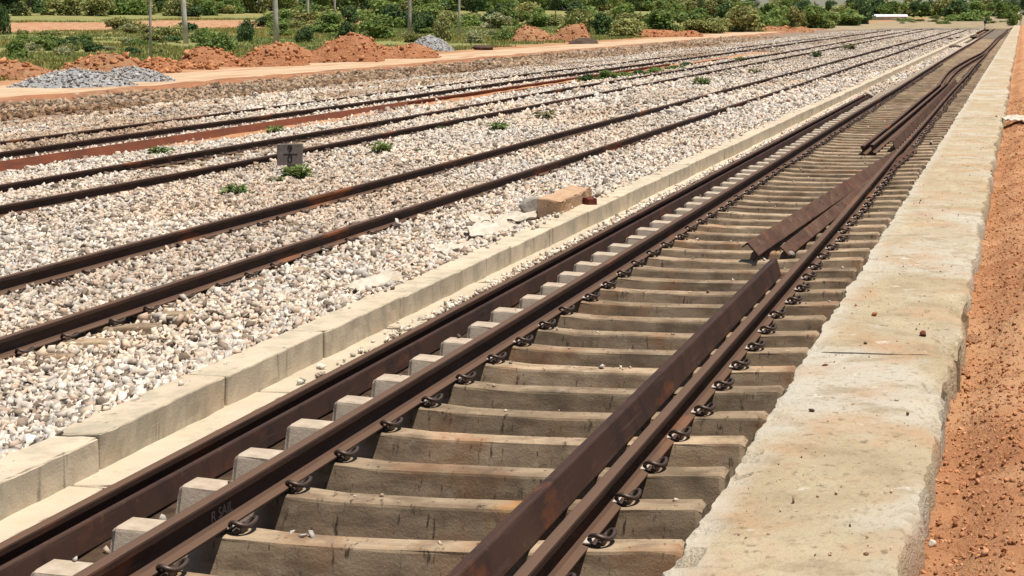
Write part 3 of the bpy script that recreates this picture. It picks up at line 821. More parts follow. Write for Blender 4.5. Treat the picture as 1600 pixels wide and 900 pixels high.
def stones(x, y, z, size, rg, low=False, pal=PAL, flat=.0):
    n = len(x)
    if low == 2: PV = protoset(OV, 24, rg); PF = OF
    elif low: PF = BFX; PV = (BVX[None] + rg.uniform(-.52, .52, (40, 8, 3))) * rg.uniform(.75, 1.25, (40, 1, 3)) * np.array([1.35, .95, .70])
    else:
        PA = protoset(IV, 24, rg); PF = IF; PV = PA * rg.uniform(.72, 1.3, (24, 1, 3))
    a = rg.uniform(0, 2 * np.pi, n); 
    q = rg.normal(size=(n, 4)); q[:, 1:3] *= (1 - flat); q /= np.linalg.norm(q, axis=1)[:, None]
    w_, x_, y_, z_ = q.T
    Rm = np.stack([np.stack([1 - 2 * (y_ ** 2 + z_ ** 2), 2 * (x_ * y_ - z_ * w_), 2 * (x_ * z_ + y_ * w_)], 1),
                   np.stack([2 * (x_ * y_ + z_ * w_), 1 - 2 * (x_ ** 2 + z_ ** 2), 2 * (y_ * z_ - x_ * w_)], 1),
                   np.stack([2 * (x_ * z_ - y_ * w_), 2 * (y_ * z_ + x_ * w_), 1 - 2 * (x_ ** 2 + y_ ** 2)], 1)], 1)
    pv = PV[rg.integers(0, len(PV), n)]
    V_ = np.einsum('nij,nkj->nki', Rm, pv) * (size * .5)[:, None, None] + np.stack([x, y, z], 1)[:, None, :]
    nv = pv.shape[1]
    F_ = (PF[None] + (np.arange(n) * nv)[:, None, None]).reshape(-1, 3)
    c = pal[rg.integers(0, len(pal), n)] * rg.uniform(.85, 1.12, (n, 1))
    big = fbm(x * .35, y * .35, 77, 3)[:, None]        # pink and grey loads of stone
    c = c * (1 + big * np.array([.14, .0, -.16]))
    dirt = smooth(.02, .24, fbm(x * .45, y * .12, 101, 3))[:, None] * (.22 + .28 * smooth(-12, -16, x))[:, None]
    c = c * (1 - dirt * np.array([.62, .82, 1.0]))
    return V_.reshape(-1, 3), F_, np.repeat(c, nv, 0)

def left_limit(y): return -(y * .70 + 2.0)
RAILX = [T2 - HG, T2 + HG, T3 - HG, T3 + HG, T4 - HG, T4 + HG]
def scatter(y0, y1, dens, smin, smax, rg, low, xa=-26.6, xb=-5.33):
    n = int(dens * (y1 - y0) * (xb - xa))
    x = rg.uniform(xa, xb, n); y = rg.uniform(y0, y1, n)
    keep = x > left_limit(y)
    for r in RAILX:
        keep &= np.abs(x - r) > (.075 if low else .062)
    # red earth strip and thinner cover between the middle and the farthest track
    keep &= ~((np.abs(x + 17.7 + .3 * fbm(y * .2, y * 0, 31, 3)) < .55) & (rg.random(n) < .93 * smooth(42, 50, y) * (1 - smooth(95, 105, y)) + .3))
    x, y = x[keep], y[keep]
    s = rg.uniform(smin, smax, len(x)) * np.exp(rg.normal(0, .16, len(x)))
    keep = x > -26.2 + 2.2 * fbm(y * .12, y * 0, 33, 4)
    x, y, s = x[keep], y[keep], s[keep]
    z = ballast_z(x, y) + rg.uniform(-.40, .60, len(x)) * s - .04 * smooth(60, 110, y) + .05 * np.clip(fbm(x * 6, y * 6, 88, 2), -.2, .3)
    return x, y, z, s
parts = []
rg = np.random.default_rng(5)
for (y0, y1, d, a, b, low) in ((6, 15, 1300, .022, .058, 1), (15, 26, 1000, .024, .060, 1), (26, 40, 500, .034, .072, 1), (40, 62, 190, .06, .115, 1), (62, 105, 120, .075, .13, 2), (105, 225, 44, .09, .16, 2)):
    x, y, z, s = scatter(y0, y1, d, a, b, rg, low)
    parts.append(stones(x, y, z, s, rg, low))
off = 0; VV = []; FF = []; CC = []
for V_, F_, C_ in parts:
    VV.append(V_); FF.append(F_ + off); CC.append(C_); off += len(V_)
tag(link('ballast', raw_mesh('ballast', np.concatenate(VV), np.concatenate(FF), False, np.concatenate(CC)), M['stone']), kind='stuff')

n = 22000
yg_ = 26 + 150 * rg.random(n) ** 1.5; xg_ = rg.uniform(-33.0, -25.6, n)
kp = (xg_ > left_limit(yg_)) & (fbm(xg_ * .4, yg_ * .2, 81, 3) > -.24)
xg_, yg_ = xg_[kp], yg_[kp]; sg_ = rg.uniform(.06, .13, len(xg_)) * (1 + yg_ / 130)
gv, gf, gc = stones(xg_, yg_, gravel_z(xg_, yg_) + sg_ * .1, sg_, rg, 1, PAL[[3, 5, 7, 9, 2, 5, 9, 6, 1]] * np.array([.70, .60, .50]))
tag(link('gravel_stones', raw_mesh('gravel_stones', gv, gf, False, gc), M['stone']), kind='stuff')
# pebbles spilled on the ledge and against the spare rail; a few in the trench
n = 5200
y = rg.uniform(8.5, 75, n) ; y = 8.5 + (y - 8.5) ** 1.0
x = -4.80 - np.abs(rg.normal(0, .055, n)) - .01
keep = rg.random(n) < (smooth(9.5, 13, y) * (.35 + 1.3 * np.clip(fbm(y * .5, y * 0, 61, 3) + .3, 0, 1)))
x, y = x[keep], y[keep]; s = rg.uniform(.014, .045, len(x))
a1 = stones(x, y, np.full(len(x), -.224) + s * .3, s, rg, True, PAL * 1.12)
n = 2600
x = rg.uniform(-4.5, -1.2, n); y = rg.uniform(6, 45, n); s = rg.uniform(.02, .06, n)
a2 = stones(x, y, ground_z(x, y) + s * .25, s, rg, True, PAL * .8)
n = 5000                                              # past the end of the spare rail the gap is full of stone
x = rg.uniform(-4.95, -4.28, n); y = rg.uniform(GEND - 6, GEND + 75, n); s = rg.uniform(.05, .12, n)
keep = (y > GEND + .3)
a3 = stones(x[keep], y[keep], np.full(keep.sum(), -.235) + rg.uniform(-.04, .03, keep.sum()), s[keep], rg, True, PAL)
x = rg.uniform(-5.33, -5.05, 900); y = rg.uniform(7, 60, 900); s = rg.uniform(.012, .05, 900)
keep = rg.random(900) < np.clip((-5.14 - x) / .2, 0, 1) ** 2 * 1.2
a4 = stones(x[keep], y[keep], np.full(keep.sum(), KTOP) + s[keep] * .2, s[keep], rg, True, PAL)
off = 0; VV = []; FF = []; CC = []
kk = rg.integers(5, 62, 300); x = rg.uniform(-4.2, -1.6, 300); keep = (np.abs(x - T1 - HG) > .20) & (np.abs(x - T1 + HG) > .20)
kk, x = kk[keep], x[keep]; y = SL0 - 3.6 + .6 * kk + rg.uniform(-.055, .055, len(x)); s = rg.uniform(.008, .030, len(x)) * np.exp(rg.normal(0, .25, len(x)))
zt = SEAT + np.interp(np.abs(x - T1), [0, .5, .62, .87, 1.375], [-.027, -.024, -.012, 0, .0235])
a5 = stones(x, y, zt + s * .25, s, rg, 1, PAL * .85)
for V_, F_, C_ in (a1, a2, a3, a4, a5):
    VV.append(V_); FF.append(F_ + off); CC.append(C_); off += len(V_)
tag(link('ballast_spill', raw_mesh('ballast_spill', np.concatenate(VV), np.concatenate(FF), False, np.concatenate(CC)), M['stone']), kind='stuff')

# crumbs of soil on the bank and on the wall top
n = 26000
y = 4 + 30 * rg.random(n) ** 1.7; x = rg.uniform(-.36, 1.0, n); s = rg.uniform(.004, .015, n) * np.exp(rg.normal(0, .3, n))
CP = np.array([(1.25, 1.25, 1.25), (.95, .93, .9), (1.45, 1.6, 1.8), (.75, .7, .66), (1.3, 1.35, 1.4)])
c1 = stones(x, y, soil_z(x, y) + s * .15, s, rg, True, CP)
n = 420
y = 5 + 22 * rg.random(n) ** 1.4; x = rg.uniform(-1.02, -.42, n); s = rg.uniform(.003, .009, n) * np.exp(rg.normal(0, .35, n))
c2 = stones(x, y, np.full(n, WZ + .002) + s * .1, s, rg, True, np.array([(1.6, 2.4, 3.6), (.9, .9, .9), (.5, .6, .7), (1.3, 1.8, 2.4)]))
tag(link('soil_crumbs', raw_mesh('soil_crumbs', np.concatenate([c1[0], c2[0]]), np.concatenate([c1[1], c2[1] + len(c1[0])]), False, np.concatenate([c1[2], c2[2]])), M['clod']), kind='stuff')
# red earth strip between the middle and the farthest track
V, Fc = grid(np.arange(-18.35, -16.95, .1), np.arange(30, 106, .4), lambda x, y: -.50 + .10 * fbm(x * 1.5, y * 1.1, 71, 4) + .04 * smooth(.65, .2, np.abs(x + 17.65)) - .2 * smooth(.5, .7, np.abs(x + 17.65 + .25 * fbm(y * .3, y * 0, 72, 3))))
tag(link('earth_strip', raw_mesh('earth_strip', V, Fc, True), M['soil']), kind='structure')

# ------------------------------------------------------------------ heaps
def heap(px, py, wpx, hpx, m, label, name, cat, seed, group=None, rough=.18, peaks=1, grey=False, dpx=None):
    X, Y, Z, D = place(px, py)
    rx = wpx / F * D / 2; h = hpx / F * D; ry = rx * (dpx or .75)
    n = 44
    xs_ = np.linspace(-1.12, 1.12, n); ys_ = np.linspace(-1.12, 1.12, n)
    pk = [(random.uniform(-.5, .5), random.uniform(-.25, .25), random.uniform(.75, 1.0)) for _ in range(peaks)] if peaks > 1 else [(0, 0, 1)]
    if peaks > 1: pk = [(-.62 + 1.24 * i / (peaks - 1) + random.uniform(-.1, .1), random.uniform(-.2, .2), random.uniform(.7, 1)) for i in range(peaks)]
    rx *= 1.25; sg = .66 if peaks == 1 else .78 / (peaks ** .5)
    def zf(x, y):
        z = np.zeros_like(x)
        for (a, b, q) in pk:
            r = np.sqrt(((x - a) / sg / 1.55) ** 2 + ((y - b) / .85) ** 2)
            z = np.maximum(z, q * (1 - np.clip(r, 0, 1) ** 1.7) ** 1.15)
        z = z * (1 + 0 * x) + rough * fbm(x * 3 + seed, y * 3, seed, 4) * (z > .02) + rough * .5 * fbm(x * 11 + seed, y * 11, seed + 9, 3) * (z > .02)
        z = z * smooth(1.1, .82, np.abs(x)) * smooth(1.1, .85, np.abs(y))
        return np.where(z > .02, z, -.15) * h
    V_, F_ = grid(xs_, ys_, zf)
    V_[:, 0] *= rx; V_[:, 1] *= ry
    # lumps break up the outline
    rg2 = np.random.default_rng(seed)
    o = link(name, raw_mesh(name, V_, F_, True), m, None, (X, Y, Z - .04), (0, 0, math.atan2(-X, Y) * .6))
    tag(o, label, cat, group)
    nl = 900 if grey else 420
    u = rg2.uniform(-1, 1, nl); v = rg2.uniform(-1, 1, nl)
    zz = zf(u, v); kp = zz > 0
    sz = (rg2.uniform(.05, .14, kp.sum()) if grey else rg2.uniform(.05, .20, kp.sum()) * np.exp(rg2.normal(0, .25, kp.sum())))
    V2, F2, C2 = stones(u[kp] * rx, v[kp] * ry, zz[kp] + sz * .12, sz, rg2, True, PAL[[0, 2, 3, 7, 8, 7, 5]] * 1.05 if grey else CP[[0, 1, 4, 3, 0]])
    kid('loose_stone' if grey else 'loose_clods', raw_mesh('loose', V2, F2, False, C2), o, M['grey_stone'] if grey else M['clod'])
    tag(KIDS[o.name][-1], kind='stuff')
    return o
HG_ = 'spoil heaps along the dirt road'
heap(96, 123, 190, 44, M['mound_tan'], 'tan and red soil heap behind the long grey gravel heap', 'soil_heap', 'soil heap', 3, HG_, .25, 2)
heap(205, 112, 110, 22, M['mound_soil'], 'low red soil heap at the foot of the thin left pole', 'soil_heap', 'soil heap', 23, HG_, .25, 3)
heap(118, 137, 160, 30, M['gravel_heap'], 'long low grey gravel heap at the far left of the road', 'gravel_heap', 'gravel heap', 5, HG_, .12, 1, True)
heap(205, 129, 112, 25, M['gravel_heap'], 'second grey gravel heap, joined to the right of the long one', 'gravel_heap', 'gravel heap', 6, HG_, .12, 1, True)
heap(380, 103, 150, 37, M['mound_soil'], 'bright red soil heap in front of the thick concrete pole', 'soil_heap', 'soil heap', 11, HG_, .22, 2)
heap(492, 97, 160, 44, M['mound_soil'], 'tallest red soil heap, right of the thick concrete pole', 'soil_heap', 'soil heap', 12, HG_, .22, 2)
heap(590, 92, 150, 30, M['mound_soil'], 'broken red soil heap left of the small grey gravel cone', 'soil_heap', 'soil heap', 13, HG_, .30, 3)
heap(672, 80, 64, 25, M['gravel_heap'], 'small grey gravel cone beside the red heaps', 'gravel_heap', 'gravel heap', 14, HG_, .08, 1, True, 1.0)
heap(862, 66, 96, 30, M['mound_tan'], 'lone orange soil heap against the olive hedge', 'soil_heap', 'soil heap', 15, HG_, .22, 2)
heap(1030, 58, 110, 14, M['mound_soil'], 'long low cut of red earth below the hedge', 'soil_heap', 'soil heap', 16, HG_, .3, 4, False, .35)
heap(300, 108, 60, 12, M['mound_tan'], 'small flat spill of tan soil left of the bright red heap', 'soil_heap', 'soil heap', 17, HG_, .3, 2)
heap(1215, 50, 90, 10, M['mound_tan'], 'faint line of tan spoil under the far bushes', 'soil_heap', 'soil heap', 18, HG_, .3, 4, False, .3)

# ------------------------------------------------------------------ plants
def leaf_cloud(n, lumps, leaf, rg, droop=0., elong=1.5):
    """lumps: list of (cx,cy,cz,rx,ry,rz); leaves spread through each lump, denser near its skin."""
    L = np.array(lumps); wts = L[:, 3] * L[:, 5]; wts = wts / wts.sum()
    k = rg.choice(len(L), n, p=wts)
    d = rg.normal(size=(n, 3)); d /= np.linalg.norm(d, axis=1)[:, None]
    r = rg.uniform(.25, 1.0, n) ** .45 * np.exp(rg.normal(0, .10, n))
    c = L[k, :3] + d * L[k, 3:6] * r[:, None]
    c[:, 2] = np.maximum(c[:, 2], .03)
    a = rg.normal(size=(n, 3)); a[:, 2] -= droop; a /= np.linalg.norm(a, axis=1)[:, None]
    nrm = rg.normal(size=(n, 3)) * .8 + d + np.array([0, 0, .6]); b = np.cross(nrm, a); b /= (np.linalg.norm(b, axis=1)[:, None] + 1e-9)
    s = leaf * np.exp(rg.normal(0, .3, n))[:, None]
    V_ = np.stack([c - a * s * elong * .5, c + b * s * .42, c + a * s * elong * .5, c - b * s * .42], 1).reshape(-1, 3)
    F_ = np.arange(4 * n).reshape(n, 4)
    t = rg.uniform(.62, 1.35, n)
    hue = rg.uniform(-.14, .14, n)
    C_ = np.stack([t * (1 + hue), t, t * (1 - hue)], 1)
    return V_, F_, np.repeat(C_, 4, 0)
def bush_mesh(name, m, seed, n=1900, leaf=.10, lump=9, tall=1.0, spread=1.0):
    rg = np.random.default_rng(seed); Ls = []
    for _ in range(lump):
        a = rg.uniform(0, 6.28); r = rg.uniform(0, .62) * spread; q = rg.uniform(.22, .46)
        z = rg.uniform(.25, 1.0) * tall * (1 - .45 * r)
        Ls.append((math.cos(a) * r, math.sin(a) * r, max(z - q * .4, q * .5), q, q, q * rg.uniform(.6, .95)))
    V_, F_, C_ = leaf_cloud(n, Ls, leaf, rg)
    return raw_mesh(name, V_, F_, False, C_, [m])
BV = {'dark': [bush_mesh('bush', M['leaf_dark'], s, 2300, .085) for s in (1, 2, 3)],
      'green': [bush_mesh('bush', M['leaf'], s, 2300, .085) for s in (4, 5, 6)],
      'olive': [bush_mesh('bush', M['leaf_olive'], s, 2200, .085) for s in (7, 8, 9)],
      'pale': [bush_mesh('bush', M['leaf_pale'], s, 1900, .075) for s in (10, 11)],
      'mound': [bush_mesh('bush', M['leaf_olive'], s, 3200, .065, 5, .75, .7) for s in (14, 15)]}
BN = {}
def bush(kind, px, py, wpx, hpx, label, group=None):
    X, Y, Z, D = place(px, py)
    k = BN.get(kind, 0); BN[kind] = k + 1
    me = BV[kind][k % len(BV[kind])]
    o = link('bush', me, None, None, (X, Y, Z - .05), (0, 0, random.uniform(0, 6.28)))
    if px > 880: wpx *= 1.35; hpx *= 1.25
    sw = wpx / F * D / 1.75; shh = hpx / F * D / 1.12
    o.scale = (sw, sw * .9, shh)
    tag(o, label, 'bush', group)
    return o
BELT = 'bushes beyond the dirt road'
bl = [('dark', 545, 66, 48, 36, 'dark round bush behind the tallest red heap'), ('dark', 474, 66, 36, 30, 'dark small bush behind the thick concrete pole'),
      ('dark', 385, 66, 34, 42, 'dark upright bush left of the thick concrete pole'), ('green', 345, 82, 80, 42, 'light green low bush behind the bright red heap'),
      ('green', 510, 52, 90, 36, 'green bush between the two middle poles'), ('green', 600, 62, 80, 46, 'big green bush left of the slim white pole'),
      ('dark', 612, 44, 70, 40, 'tall dark bush behind the slim white pole'), ('dark', 662, 52, 44, 44, 'dark bush just right of the slim white pole'),
      ('olive', 695, 64, 46, 44, 'olive scrub behind the small grey gravel cone'), ('pale', 742, 68, 46, 30, 'yellow green bush in front of the forked tree'),
      ('green', 790, 64, 50, 26, 'low green bush right of the forked tree'), ('pale', 775, 46, 70, 30, 'pale flowering scrub right of the forked tree'),
      ('pale', 838, 42, 64, 24, 'pale flowering bush above the lone orange heap'), ('green', 815, 62, 40, 28, 'green bush left of the lone orange heap'),
      ('olive', 905, 54, 60, 42, 'tall olive bush right of the lone orange heap'), ('dark', 940, 54, 34, 32, 'dark gap bush in the olive hedge'),
      ('mound', 978, 58, 76, 34, 'smooth light green mound in the hedge'), ('green', 1035, 50, 80, 34, 'bright green bush above the red cut'),
      ('mound', 1105, 52, 80, 30, 'second smooth green mound in the hedge'), ('olive', 1165, 50, 70, 38, 'olive bush near the middle of the far hedge'),
      ('green', 1200, 46, 60, 34, 'green bush left of the grey brown shrub'), ('olive', 1240, 46, 34, 34, 'grey brown upright shrub in the far hedge'),
      ('green', 1275, 44, 60, 32, 'green bush right of the grey brown shrub'), ('green', 1325, 40, 70, 24, 'low bright green bush left of the white shed'),
      ('dark', 1345, 38, 34, 34, 'dark leafy bush close to the white shed'), ('green', 1510, 33, 62, 14, 'rounded green bush past the end of the tracks'),
      ('dark', 14, 122, 36, 26, 'dark green clump at the left edge beside the gravel'), ('green', 24, 92, 54, 36, 'bright green clump at the far left behind the heap'),
      ('dark', 5, 54, 30, 50, 'very dark bush at the left edge in front of the red terrace'), ('dark', 138, 82, 44, 20, 'dark low scrub behind the tan heap'),
      ('olive', 197, 48, 66, 28, 'brown green bush in front of the red terrace'), ('green', 72, 74, 70, 24, 'dull green bush below the red terrace'),
      ('dark', 120, 70, 46, 18, 'low dark scrub in the dry grass'), ('olive', 262, 62, 60, 26, 'olive bush between the thin pole and the leaning pole'),
      ('green', 318, 66, 50, 30, 'green bush right of the leaning pole'), ('olive', 640, 66, 40, 20, 'olive scrub at the foot of the slim white pole'),
      ('green', 436, 56, 60, 24, 'light green scrub behind the thick concrete pole'), ('green', 1580, 40, 26, 22, 'green bush at the end of the platform wall')]
for b in bl: bush(*b, group=BELT)
# rows further back fill the skyline
FB = 'distant scrub on the skyline'
kinds = ['green', 'olive', 'dark', 'green', 'olive']
for k in range(66):
    px = 8 + k * 24 + random.uniform(-8, 8)
    py = random.uniform(20, 26) if px < 420 else random.uniform(30, 44) - max(0, px - 850) * .018
    kd = kinds[k % 5]
    bush(kd, px, py, random.uniform(46, 84) * (1 if px < 880 else .8), random.uniform(20, 38) * (1 if px < 880 else .85), {'green': 'mid green bush in the distant scrub below the skyline', 'dark': 'dark bush in the distant scrub below the skyline', 'olive': 'olive bush in the distant scrub below the skyline'}[kd], FB)

for k in range(44):
    px = 30 + k * 26 + random.uniform(-8, 8); kd = ('green', 'dark', 'green', 'olive')[k % 4]
    bush(kd, px, random.uniform(15.5, 18), random.uniform(52, 76), random.uniform(24, 34), {'green': 'tall mid green thicket far off on the rising skyline', 'dark': 'tall dark thicket far off on the rising skyline', 'olive': 'tall olive thicket far off on the rising skyline'}[kd], 'tall thickets on the rising skyline')
for k in range(46):
    px = random.uniform(6, 820); py = random.uniform(50, 92) if px < 330 else random.uniform(42, 62)
    kd = ('olive', 'green', 'olive', 'dark', 'pale')[k % 5]
    bush(kd, px, py, random.uniform(22, 52), random.uniform(9, 22), {'olive': 'low olive scrub clump in the field behind the heaps', 'green': 'low green scrub clump in the field behind the heaps', 'dark': 'low dark scrub clump in the field behind the heaps', 'pale': 'low pale scrub clump in the field behind the heaps'}[kd], 'low scrub in the field')
for k in range(22):
    kd = ('olive', 'green', 'pale')[k % 3]
    bush(kd, random.uniform(1390, 1575), random.uniform(29, 38), random.uniform(10, 22), random.uniform(3, 7), {'olive': 'small olive scrub on the bare earth past the tracks', 'green': 'small green scrub on the bare earth past the tracks', 'pale': 'small pale scrub on the bare earth past the tracks'}[kd], 'small scrub past the end of the tracks')

# grass over the field
n = 60000
Yg = 45 + 230 * rg.random(n) ** 1.3; Xg = -43 - 75 * rg.random(n) ** 1.2
keep = (Xg > -(Yg * .74 + 4)) & (np.abs(Xg + 108) > 5 + 0 * Xg) & (fbm(Xg * .09, Yg * .09, 91, 3) > -.16)
Xg, Yg = Xg[keep], Yg[keep]; n = len(Xg); Zg = ground_z(Xg, Yg)
hgt = rg.uniform(.08, .30, n) * (1 + 1.5 * np.clip(fbm(Xg * .15, Yg * .15, 92, 3), 0, 1)); VV = []; FF = []
for q in range(5):
    a = rg.uniform(0, 6.28, n); wdt = rg.uniform(.03, .09, n); lean = rg.uniform(.1, .5, n) * hgt
    ox = Xg + rg.normal(0, .22, n); oy = Yg + rg.normal(0, .22, n)
    ca, sa = np.cos(a), np.sin(a)
    v = np.stack([np.stack([ox - ca * wdt, oy - sa * wdt, Zg - .03], 1), np.stack([ox + ca * wdt, oy + sa * wdt, Zg - .03], 1), np.stack([ox - sa * lean, oy + ca * lean, Zg + hgt * rg.uniform(.6, 1.1, n)], 1)], 1)
    VV.append(v.reshape(-1, 3))
V = np.concatenate(VV); Fc = np.arange(len(V)).reshape(-1, 3)
t_ = np.repeat(rg.uniform(.6, 1.35, len(Fc)), 3); hue = np.repeat(np.tile(fbm(Xg * .08, Yg * .08, 95, 3), 5), 3) * 1.1
tag(link('grass', raw_mesh('grass', V, Fc, False, np.stack([t_ * (1 + hue * .8), t_, t_ * (1 - hue * .3)], 1)), M['grass']), kind='stuff')

# trees
def tree(px, py, hm, label, kind='dark', stems=1, group=None, crown_lo=.3, wide=.34, trunk_r=.16, bark='bark', name='tree', n=4200, leaf=.26):
    X, Y, Z, D = place(px, py)
    o = empty(name, (X, Y, Z - .1)); rg = np.random.default_rng(int(px * 7 + py))
    mb = MB(); tips = []
    for s in range(stems):
        a = rg.uniform(0, 6.28); sp = .0 if stems == 1 else .10
        base = Vector((math.cos(a) * sp * 3, math.sin(a) * sp * 3, 0)) if stems > 1 else Vector((0, 0, 0))
        lean = Vector((math.cos(a), math.sin(a), 0)) * (.18 if stems > 1 else .05) * hm
        top = base + lean + Vector((0, 0, hm * .72))
        path = [base.lerp(top, q) + Vector((rg.normal(0, .02), rg.normal(0, .02), 0)) * hm * .3 for q in (0, .25, .5, .75, 1)]
        mb.tube(path, [trunk_r, trunk_r * .8, trunk_r * .62, trunk_r * .4, trunk_r * .2], 8)
        for b in range(5):
            q = rg.uniform(.38, .85); p0 = base.lerp(top, q); g = rg.uniform(0, 6.28)
            p1 = p0 + Vector((math.cos(g), math.sin(g), rg.uniform(.3, .8))) * hm * rg.uniform(.14, .24)
            mb.tube([p0, p0.lerp(p1, .5) + Vector((0, 0, .05 * hm)), p1], [trunk_r * .35, trunk_r * .22, trunk_r * .08], 6); tips.append(p1)
        tips.append(top)
    kid('trunk', mb.mesh('trunk', M[bark], True), o)
    Ls = []
    for p in tips:
        q = hm * rg.uniform(.10, .19) * wide / .34; Ls.append((p.x, p.y, p.z, q, q, q * .75))
    for _ in range(7):
        g = rg.uniform(0, 6.28); r = rg.uniform(0, wide) * hm; q = hm * rg.uniform(.08, .16)
        Ls.append((math.cos(g) * r, math.sin(g) * r, hm * rg.uniform(crown_lo + .08, .95), q, q, q * .7))
    V_, F_, C_ = leaf_cloud(n, Ls, leaf, rg)
    kid('crown', raw_mesh('crown', V_, F_, False, C_, [M['leaf_dark'] if kind == 'dark' else M['leaf'] if kind == 'green' else M['leaf_olive']]), o)
    tag(o, label, 'tree', group)
    return o
tree(737, 38, 8, 'forked dark tree with several thick stems beside a slim post', 'dark', 4, None, .55, .34, .30)
tree(9, 34, 8, 'very dark tree at the top left corner above the red terrace', 'dark', 2, None, .05, .36, .25)
tree(45, 24, 9, 'dark leafy tree second from the left on the red terrace', 'dark', 1, None, .02, .40, .25)
SK = 'trees on the skyline'
spec = [(1338, 32, 9, 'dark', .22, 'dark tree with a bare trunk left of the white shed'), (1300, 30, 8, 'dark', .05, 'dark bushy tree behind the far hedge'), (1428, 27, 9, 'dark', .0, 'dense dark tree at the right end of the white shed'),
        (1445, 27, 8, 'dark', .0, 'dark tree second to the right of the white shed'), (1560, 27, 11, 'dark', .0, 'tall dark tree left of the platform end'), (1585, 26, 11, 'dark', .0, 'dark tree straight above the platform end'),
        (1540, 25, 11, 'dark', .0, 'dark tree above the black lever stand'), (1610, 27, 10, 'dark', .0, 'dark tree at the right edge of the view'), (1375, 24, 8, 'dark', .1, 'dark tree behind the white shed roof'),
        (1400, 24, 8, 'dark', .08, 'second dark tree behind the white shed roof'), (1262, 27, 9, 'dark', .05, 'dark tree over the grey brown shrub'), (1230, 26, 9, 'green', .1, 'greenish tree behind the far hedge')]
spec += [(px, 21, 9, 'dark' if k % 3 == 0 else 'green', .0, 'leafy tree in the continuous far line along the left skyline') for k, px in enumerate(range(70, 880, 54))]
spec += [(px, 24, 11, 'dark', .0, 'dark tree in the dense far line beyond the end of the tracks') for px in range(1455, 1640, 24)]
for (px, py, hm, kd, lo, lab) in spec: tree(px, py, hm, lab, kd, 1, SK, lo, .42, .2, 'bark', 'tree', 3600, .30)
for k, px in enumerate((838, 868, 900, 935, 962, 1000, 1060, 1090, 1150, 1180, 1465, 1482, 1500, 1520)):
    tree(px, 25, random.uniform(8, 10), 'slender pale trunked tree standing in the thin line on the skyline', 'dark' if k % 2 else 'green', 1, 'pale trunked trees on the skyline', .12, .26, .14, 'bark_pale', 'tree', 1700, .26)

# weeds in the ballast
def weed_mesh(m, seed, n=70, ln=.17, up=.7):
    rg = np.random.default_rng(seed); V_ = []; F_ = []; C_ = []
    for k in range(n):
        a = rg.uniform(0, 6.28); r0 = rg.uniform(0, .14); el = rg.uniform(.15, 1.2) * up
        st = rg.uniform(.02, .20); L = ln * rg.uniform(.5, 1.2); wd = L * rg.uniform(.14, .24)
        d = np.array([math.cos(a) * math.cos(el), math.sin(a) * math.cos(el), math.sin(el)])
        p0 = np.array([math.cos(a) * r0, math.sin(a) * r0, st * .9]); side = np.array([-math.sin(a), math.cos(a), rg.normal(0, .3)])
        p1 = p0 + d * L * .5; p2 = p0 + d * L + np.array([0, 0, -.35 * L])
        b = len(V_); V_ += [p0, p1 + side * wd, p2, p1 - side * wd]; F_.append((b, b + 1, b + 2, b + 3))
        C_ += [rg.uniform(.6, 1.35)] * 4
    for k in range(6):
        a = rg.uniform(0, 6.28); b = len(V_); t_ = np.array([math.cos(a) * .12, math.sin(a) * .12, .24]); s_ = np.array([-math.sin(a), math.cos(a), 0]) * .004
        V_ += [s_ * 1.5, t_ * .5 + s_, t_, -s_ * 1.5]; F_.append((b, b + 1, b + 2, b + 3)); C_ += [.8] * 4
    return raw_mesh('weed', np.array(V_), np.array(F_), False, np.array(C_), [m])
WM = [weed_mesh(M['weed'], 1, 110), weed_mesh(M['weed'], 2, 150, .14, .9), weed_mesh(M['leaf'], 3, 150, .13, 1.0), weed_mesh(M['weed_dry'], 4, 90, .16, .5), weed_mesh(M['leaf_dark'], 5, 130, .13, 1.0)]
wl = [(0, 250, 240, 40, 'yellow green weed beside the red spare rail'), (1, 430, 205, 36, 'small green weed behind the number marker'), (0, 367, 303, 46, 'bright green weed in the stone left of the marker'),
      (2, 597, 240, 48, 'leafy green weed right of the number marker'), (2, 468, 278, 56, 'spreading green weed at the foot of the number marker'), (4, 450, 276, 40, 'dark green weed in front of the marker post'),
      (1, 778, 203, 40, 'bushy green weed between the two ballasted tracks'), (3, 850, 186, 40, 'dry olive weed beyond the bushy green one'), (4, 655, 238, 20, 'tiny dark weed right of the leafy one'),
      (1, 1097, 134, 38, 'flat green weed between the middle tracks'), (3, 690, 60 + 145, 20, 'tiny dry weed left of the bushy green one'), (4, 1275, 90, 26, 'small dark weed far down the middle tracks'),
      (3, 1180, 115, 26, 'small dry weed far down the middle tracks'), (3, 1325, 78, 30, 'dry tuft far along between the tracks'), (3, 430, 285, 34, 'low trailing weed left of the marker post')]
for (k, px, py, wpx, lab) in wl:
    X, Y = P(px, py, -.43); D = (CAM_Z + .43) * F / (py - Y0)
    o = link('weed', WM[k], None, None, (X, Y, float(ballast_z(X, Y)) - .01), (0, 0, random.uniform(0, 6.28)))
    s_ = wpx / F * D / .52; o.scale = (s_, s_, s_ * .95)
    tag(o, lab, 'weed', 'weeds growing in the ballast')
for k, (px, py, wpx, hh) in enumerate([(920, 130, 40, 16), (945, 128, 48, 20), (972, 124, 40, 14), (1000, 120, 40, 12), (1028, 116, 40, 12), (1055, 110, 36, 10), (1070, 106, 30, 10), (1155, 96, 30, 8), (1190, 92, 30, 7), (1210, 100, 26, 7)]):
    X, Y = P(px, py, -.5); D = (CAM_Z + .5) * F / (py - Y0)
    o = link('weed_bush', BV['green' if k % 3 else 'dark'][k % 3], None, None, (X, Y, -.52), (0, 0, k * 1.3))
    s_ = wpx / F * D / 1.75; o.scale = (s_, s_ * 1.3, hh / F * D / 1.1)
    tag(o, 'creeping green weeds overgrowing the red earth by the middle track', 'weeds', 'creeping weeds by the middle track')

